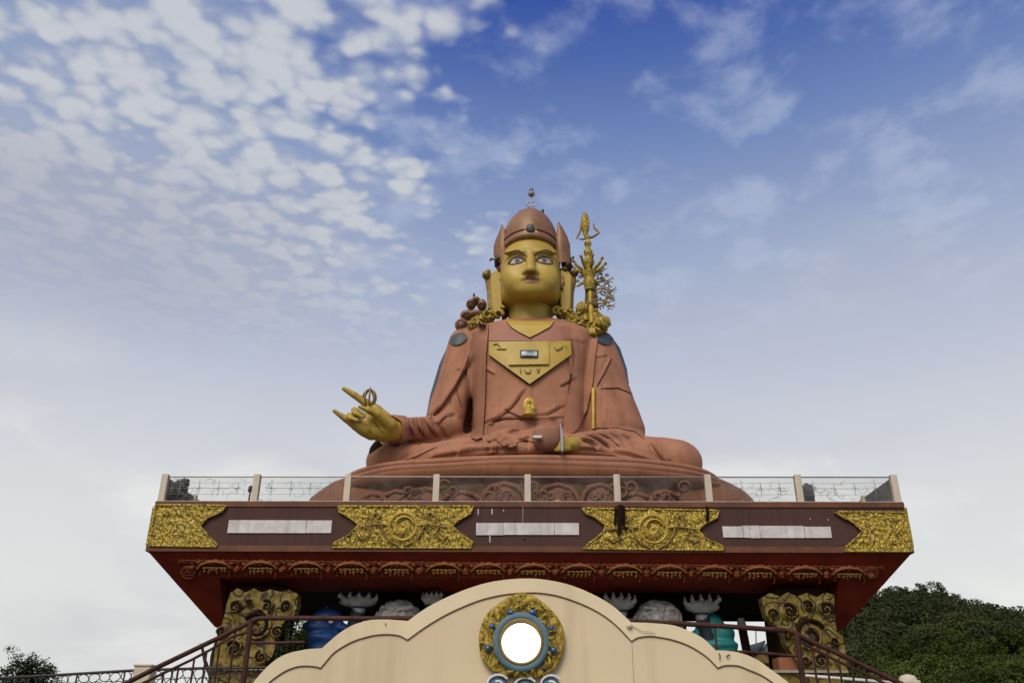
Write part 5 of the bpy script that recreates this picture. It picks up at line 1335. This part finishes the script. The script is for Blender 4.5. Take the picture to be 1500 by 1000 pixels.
# ---- hill with forest at right
HY = 150.0
ridge = [(1180,880),(1235,862),(1275,852),(1310,849),(1350,853),(1400,864),(1440,880),(1470,895),(1500,912),(1560,935),(1640,960),(1760,985)]
rp = [P(x,y+33,HY) for x,y in ridge]; rp = [Vector((rp[0].x-30,HY,rp[0].z-9))]+rp+[Vector((rp[-1].x+40,HY,2))]
def rz(x):
    if x <= rp[0].x: return max(0, rp[0].z-(rp[0].x-x)*.35)
    for i in range(len(rp)-1):
        if rp[i].x <= x <= rp[i+1].x: return rp[i].z+(rp[i+1].z-rp[i].z)*(x-rp[i].x)/(rp[i+1].x-rp[i].x)
    return 0
def hz(x, y):
    r_ = rz(x+ (y-HY)*.25); k = (y-75)/(HY-75)
    if y <= HY: k = max(0,min(1,k)); return r_*(k**1.1)*(1)
    return r_*max(0,1-(y-HY)/70)**1.0
hm = MB(); nx, ny = 60, 40; X0_, X1_ = rp[0].x-60, rp[-1].x+40; g = []
for i in range(nx+1):
    for j_ in range(ny+1):
        x = X0_+(X1_-X0_)*i/nx; y = 70+155*j_/ny; g.append((x,y,hz(x,y)-1.0+mn.noise(Vector((x,y,0))*.05)*1.2*min(1,hz(x,y)/5)))
hm.add(g, [[i*(ny+1)+j_,(i+1)*(ny+1)+j_,(i+1)*(ny+1)+j_+1,i*(ny+1)+j_+1] for i in range(nx) for j_ in range(ny)], True)
hm.build('hill', 'soil', None, kind='structure')
def wood(nm, n, yr, xr_, m, sd, size):
    rnd = random.Random(sd); mb = Leaves()
    for _ in range(n):
        y = rnd.uniform(*yr); x = rnd.uniform(*xr_)
        pz_ = hz(x,y)
        if pz_ < .4: continue
        r_ = rnd.uniform(1.5,2.6)
        for k in range(5):
            c = (x+rnd.uniform(-1,1)*r_*.6, y+rnd.uniform(-1,1)*r_*.6, pz_+r_*.3+rnd.uniform(-.3,.6)*r_); leaves(mb, c, (r_*.6,r_*.6,r_*.45), 130, size, rnd, .5)
    return mb.build(nm, m, None, kind='stuff', label='dense green forest covering the %s hillside' % ('foot of the' if 'foot' in nm else 'lower' if 'lower' in nm else 'upper'), cat='forest')
wood('forest_lower_slope', 520, (84,128), (22,100), 'leaffar', 1, .21)
wood('forest_lower_foot', 260, (76,92), (28,80), 'leaffar', 6, .18)
wood('forest_upper_slope', 560, (122,152), (40,125), 'leafridge', 2, .24)
rnd = random.Random(8); rlab = ['first','second','third','fourth','fifth','sixth','seventh','eighth','ninth','tenth','eleventh']
rx = [1322,1336,1352,1368,1384,1401,1418,1436,1455,1473,1492]
for i,x in enumerate(rx):
    p = P(x,900,HY-1); z = hz(p.x,HY-1)-.6; h_ = rnd.uniform(3.0,4.6)
    tree((p.x,HY-1+rnd.uniform(-1,1),z), h_, 'ridge_tree', '%s small tree from the left along the hill skyline' % rlab[i], 40+i, 34, .17, .6, 'leafridge', 'trees on the ridge of the hill', dep=3, spread=.55)

# ================================================================== GROUND, SKY, SUN
MB().add([(-2500,-2500,0),(2500,-2500,0),(2500,2500,0),(-2500,2500,0)], [[0,1,2,3]]).build('ground', 'ground', None, kind='structure')
W_ = bpy.data.worlds.new('World'); SC.world = W_; W_.use_nodes = True; nt = W_.node_tree; N = nt.nodes; L = nt.links
bg = N['Background']
tc = N.new('ShaderNodeTexCoord'); sep = N.new('ShaderNodeSeparateXYZ'); L.new(tc.outputs['Generated'], sep.inputs[0])
def math_(op, a, b=None, c=None, clamp=False):
    n = N.new('ShaderNodeMath'); n.operation = op; n.use_clamp = clamp
    for i,v in enumerate((a,b,c)):
        if v is None: continue
        if isinstance(v,(int,float)): n.inputs[i].default_value = v
        else: L.new(v, n.inputs[i])
    return n.outputs[0]
def rng(v, a, b, c=0, d=1, smooth=True):
    n = N.new('ShaderNodeMapRange'); n.interpolation_type = 'SMOOTHSTEP' if smooth else 'LINEAR'; L.new(v, n.inputs['Value'])
    for k,x in (('From Min',a),('From Max',b),('To Min',c),('To Max',d)): n.inputs[k].default_value = x
    return n.outputs[0]
def mixc(f_, a, b):
    n = N.new('ShaderNodeMix'); n.data_type = 'RGBA'
    if isinstance(f_,(int,float)): n.inputs['Factor'].default_value = f_
    else: L.new(f_, n.inputs['Factor'])
    for k,v in (('A',a),('B',b)):
        if isinstance(v, tuple): n.inputs[k].default_value = (*v,1)
        else: L.new(v, n.inputs[k])
    return n.outputs['Result']
def s2l(r_,g_,b_): return tuple(((c/255+.055)/1.055)**2.4 if c > 10 else c/255/12.92 for c in (r_,g_,b_))
def noise_(vec, sc_, det=5, ro=.5, dist=0):
    n = N.new('ShaderNodeTexNoise'); L.new(vec, n.inputs['Vector']); n.inputs['Scale'].default_value = sc_; n.inputs['Detail'].default_value = det; n.inputs['Roughness'].default_value = ro; n.inputs['Distortion'].default_value = dist; return n.outputs['Fac']
dz = math_('MAXIMUM', sep.outputs['Z'], .04)
ux = math_('DIVIDE', sep.outputs['X'], dz); uy = math_('DIVIDE', sep.outputs['Y'], dz)
cmb = N.new('ShaderNodeCombineXYZ'); L.new(ux, cmb.inputs[0]); L.new(uy, cmb.inputs[1]); pv = cmb.outputs[0]
sky = N.new('ShaderNodeTexSky'); sky.sky_type = 'NISHITA'; sky.sun_disc = False; SUN_EL, SUN_AZ = 48, 200
sky.sun_elevation = R(SUN_EL); sky.sun_rotation = R(SUN_AZ); sky.air_density = 1.2; sky.dust_density = 1.5
ramp = N.new('ShaderNodeValToRGB'); L.new(sep.outputs['Z'], ramp.inputs[0])
stops = [(0,(230,231,226)),(sin(R(8)),(230,231,228)),(sin(R(14)),(222,223,224)),(sin(R(19)),(208,210,219)),(sin(R(25)),(183,191,213)),(sin(R(31)),(156,170,203)),(sin(R(38)),(112,136,188)),(sin(R(43)),(78,106,174)),(sin(R(47)),(52,82,164)),(sin(R(60)),(48,76,155)),(1,(46,72,148))]
e = ramp.color_ramp.elements
e[0].position = 0; e[0].color = (*s2l(*stops[0][1]),1); e[1].position = 1; e[1].color = (*s2l(*stops[-1][1]),1)
for p_,c_ in stops[1:-1]: k = e.new(p_); k.color = (*s2l(*c_),1)
sk10 = N.new('ShaderNodeVectorMath'); sk10.operation = 'SCALE'; L.new(sky.outputs[0], sk10.inputs[0]); sk10.inputs['Scale'].default_value = .10
base_ = mixc(.10, ramp.outputs['Color'], sk10.outputs[0])
# puffy altocumulus field upper left
def vadd(vec, nscale, amp):
    nz_ = N.new('ShaderNodeTexNoise'); nz_.inputs['Scale'].default_value = nscale; nz_.inputs['Detail'].default_value = 3; L.new(pv, nz_.inputs['Vector'])
    mv_ = N.new('ShaderNodeVectorMath'); mv_.operation = 'MULTIPLY_ADD'; L.new(nz_.outputs['Color'], mv_.inputs[0]); mv_.inputs[1].default_value = (amp,amp,0); L.new(vec, mv_.inputs[2]); return mv_.outputs[0]
def puffs(sc_, nscale, amp):
    vor = N.new('ShaderNodeTexVoronoi'); vor.feature = 'SMOOTH_F1'; vor.inputs['Smoothness'].default_value = .5; vor.inputs['Scale'].default_value = sc_
    L.new(vadd(pv, nscale, amp), vor.inputs['Vector']); return math_('SUBTRACT', 1.0, math_('MULTIPLY', vor.outputs['Distance'], 1.35))
pA = puffs(14.5, 11, .08); pB = puffs(30, 22, .035)
fb = noise_(pv, 20, 8, .62, .2); big = noise_(pv, 3.2, 4, .5)
puff = math_('ADD', math_('MULTIPLY', pA, .62), math_('MULTIPLY', pB, .38))
dens_ = math_('ADD', math_('ADD', math_('MULTIPLY', puff, 1.25), math_('MULTIPLY', fb, .5)), math_('MULTIPLY', big, .75))
az = math_('DIVIDE', sep.outputs['X'], math_('MAXIMUM', sep.outputs['Y'], .05))
edge_ = math_('ADD', az, math_('ADD', math_('MULTIPLY', math_('SUBTRACT', big, .5), .8), math_('MULTIPLY', math_('SUBTRACT', puff, .4), -.35)))
mL = math_('MULTIPLY', rng(edge_, -.05, -.33), rng(sep.outputs['Z'], .36, .53))
mR = math_('MULTIPLY', rng(sep.outputs['Z'], .30, .50), math_('SUBTRACT', 1.0, mL))
covL = math_('MULTIPLY', rng(dens_, .46, 1.0), mL)
veil = math_('MULTIPLY', mL, .5)
b2 = mixc(veil, base_, s2l(168,180,206))
cc_ = mixc(rng(dens_, .62, 1.30), s2l(150,163,190), s2l(203,206,211))
c1 = mixc(math_('MULTIPLY', covL, .88), b2, cc_)
# thin wisps to the right
wv = N.new('ShaderNodeMapping'); wv.inputs['Rotation'].default_value = (0,0,R(-50)); wv.inputs['Scale'].default_value = (1,.9,1); L.new(pv, wv.inputs['Vector'])
wn = noise_(wv.outputs[0], 6.5, 7, .55, .15)
wisp = math_('MULTIPLY', rng(wn, .46, .70), mR)
c2_ = mixc(math_('MULTIPLY', wisp, .42), c1, s2l(190,200,222))
# low grey bank near the left horizon and cloudy mottling low down
mp3 = N.new('ShaderNodeMapping'); mp3.inputs['Scale'].default_value = (1,1,2.2); L.new(tc.outputs['Generated'], mp3.inputs['Vector']); dv = mp3.outputs[0]
ln_ = noise_(dv, 2.6, 6, .52, .4)
low = math_('MULTIPLY', rng(ln_, .45, .7), rng(sep.outputs['Z'], .62, .34))
c3 = mixc(math_('MULTIPLY', low, .5), c2_, s2l(192,194,203))
lf = math_('MULTIPLY', rng(az, -.1, -.6), math_('MULTIPLY', rng(sep.outputs['Z'], .36, .46), rng(sep.outputs['Z'], .60, .50)))
c4 = mixc(math_('MULTIPLY', lf, .62), c3, s2l(168,172,190))
hn = noise_(dv, 4.1, 6, .52, .5); c5 = mixc(math_('MULTIPLY', math_('MULTIPLY', rng(hn, .46, .66), rng(sep.outputs['Z'], .42, .25)), .5), c4, s2l(240,240,236))
L.new(c5, bg.inputs['Color']); bg.inputs['Strength'].default_value = 1.0
sl = bpy.data.lights.new('sun', 'SUN'); sl.energy = 2.65; sl.angle = R(38); sl.color = (1,.89,.74); so_ = bpy.data.objects.new('sun', sl); COL.objects.link(so_)
az_ = R(SUN_AZ); dirv = Vector((sin(az_)*cos(R(SUN_EL)), cos(az_)*cos(R(SUN_EL)), sin(R(SUN_EL)))); so_.rotation_euler = dirv.to_track_quat('Z','Y').to_euler(); so_.location = (-30,-40,60)
vs_ = SC.view_settings; vs_.view_transform = 'Standard'; vs_.look = 'None'; vs_.exposure = 0; vs_.gamma = 1
SC.cycles.max_bounces = 6; SC.cycles.transparent_max_bounces = 12
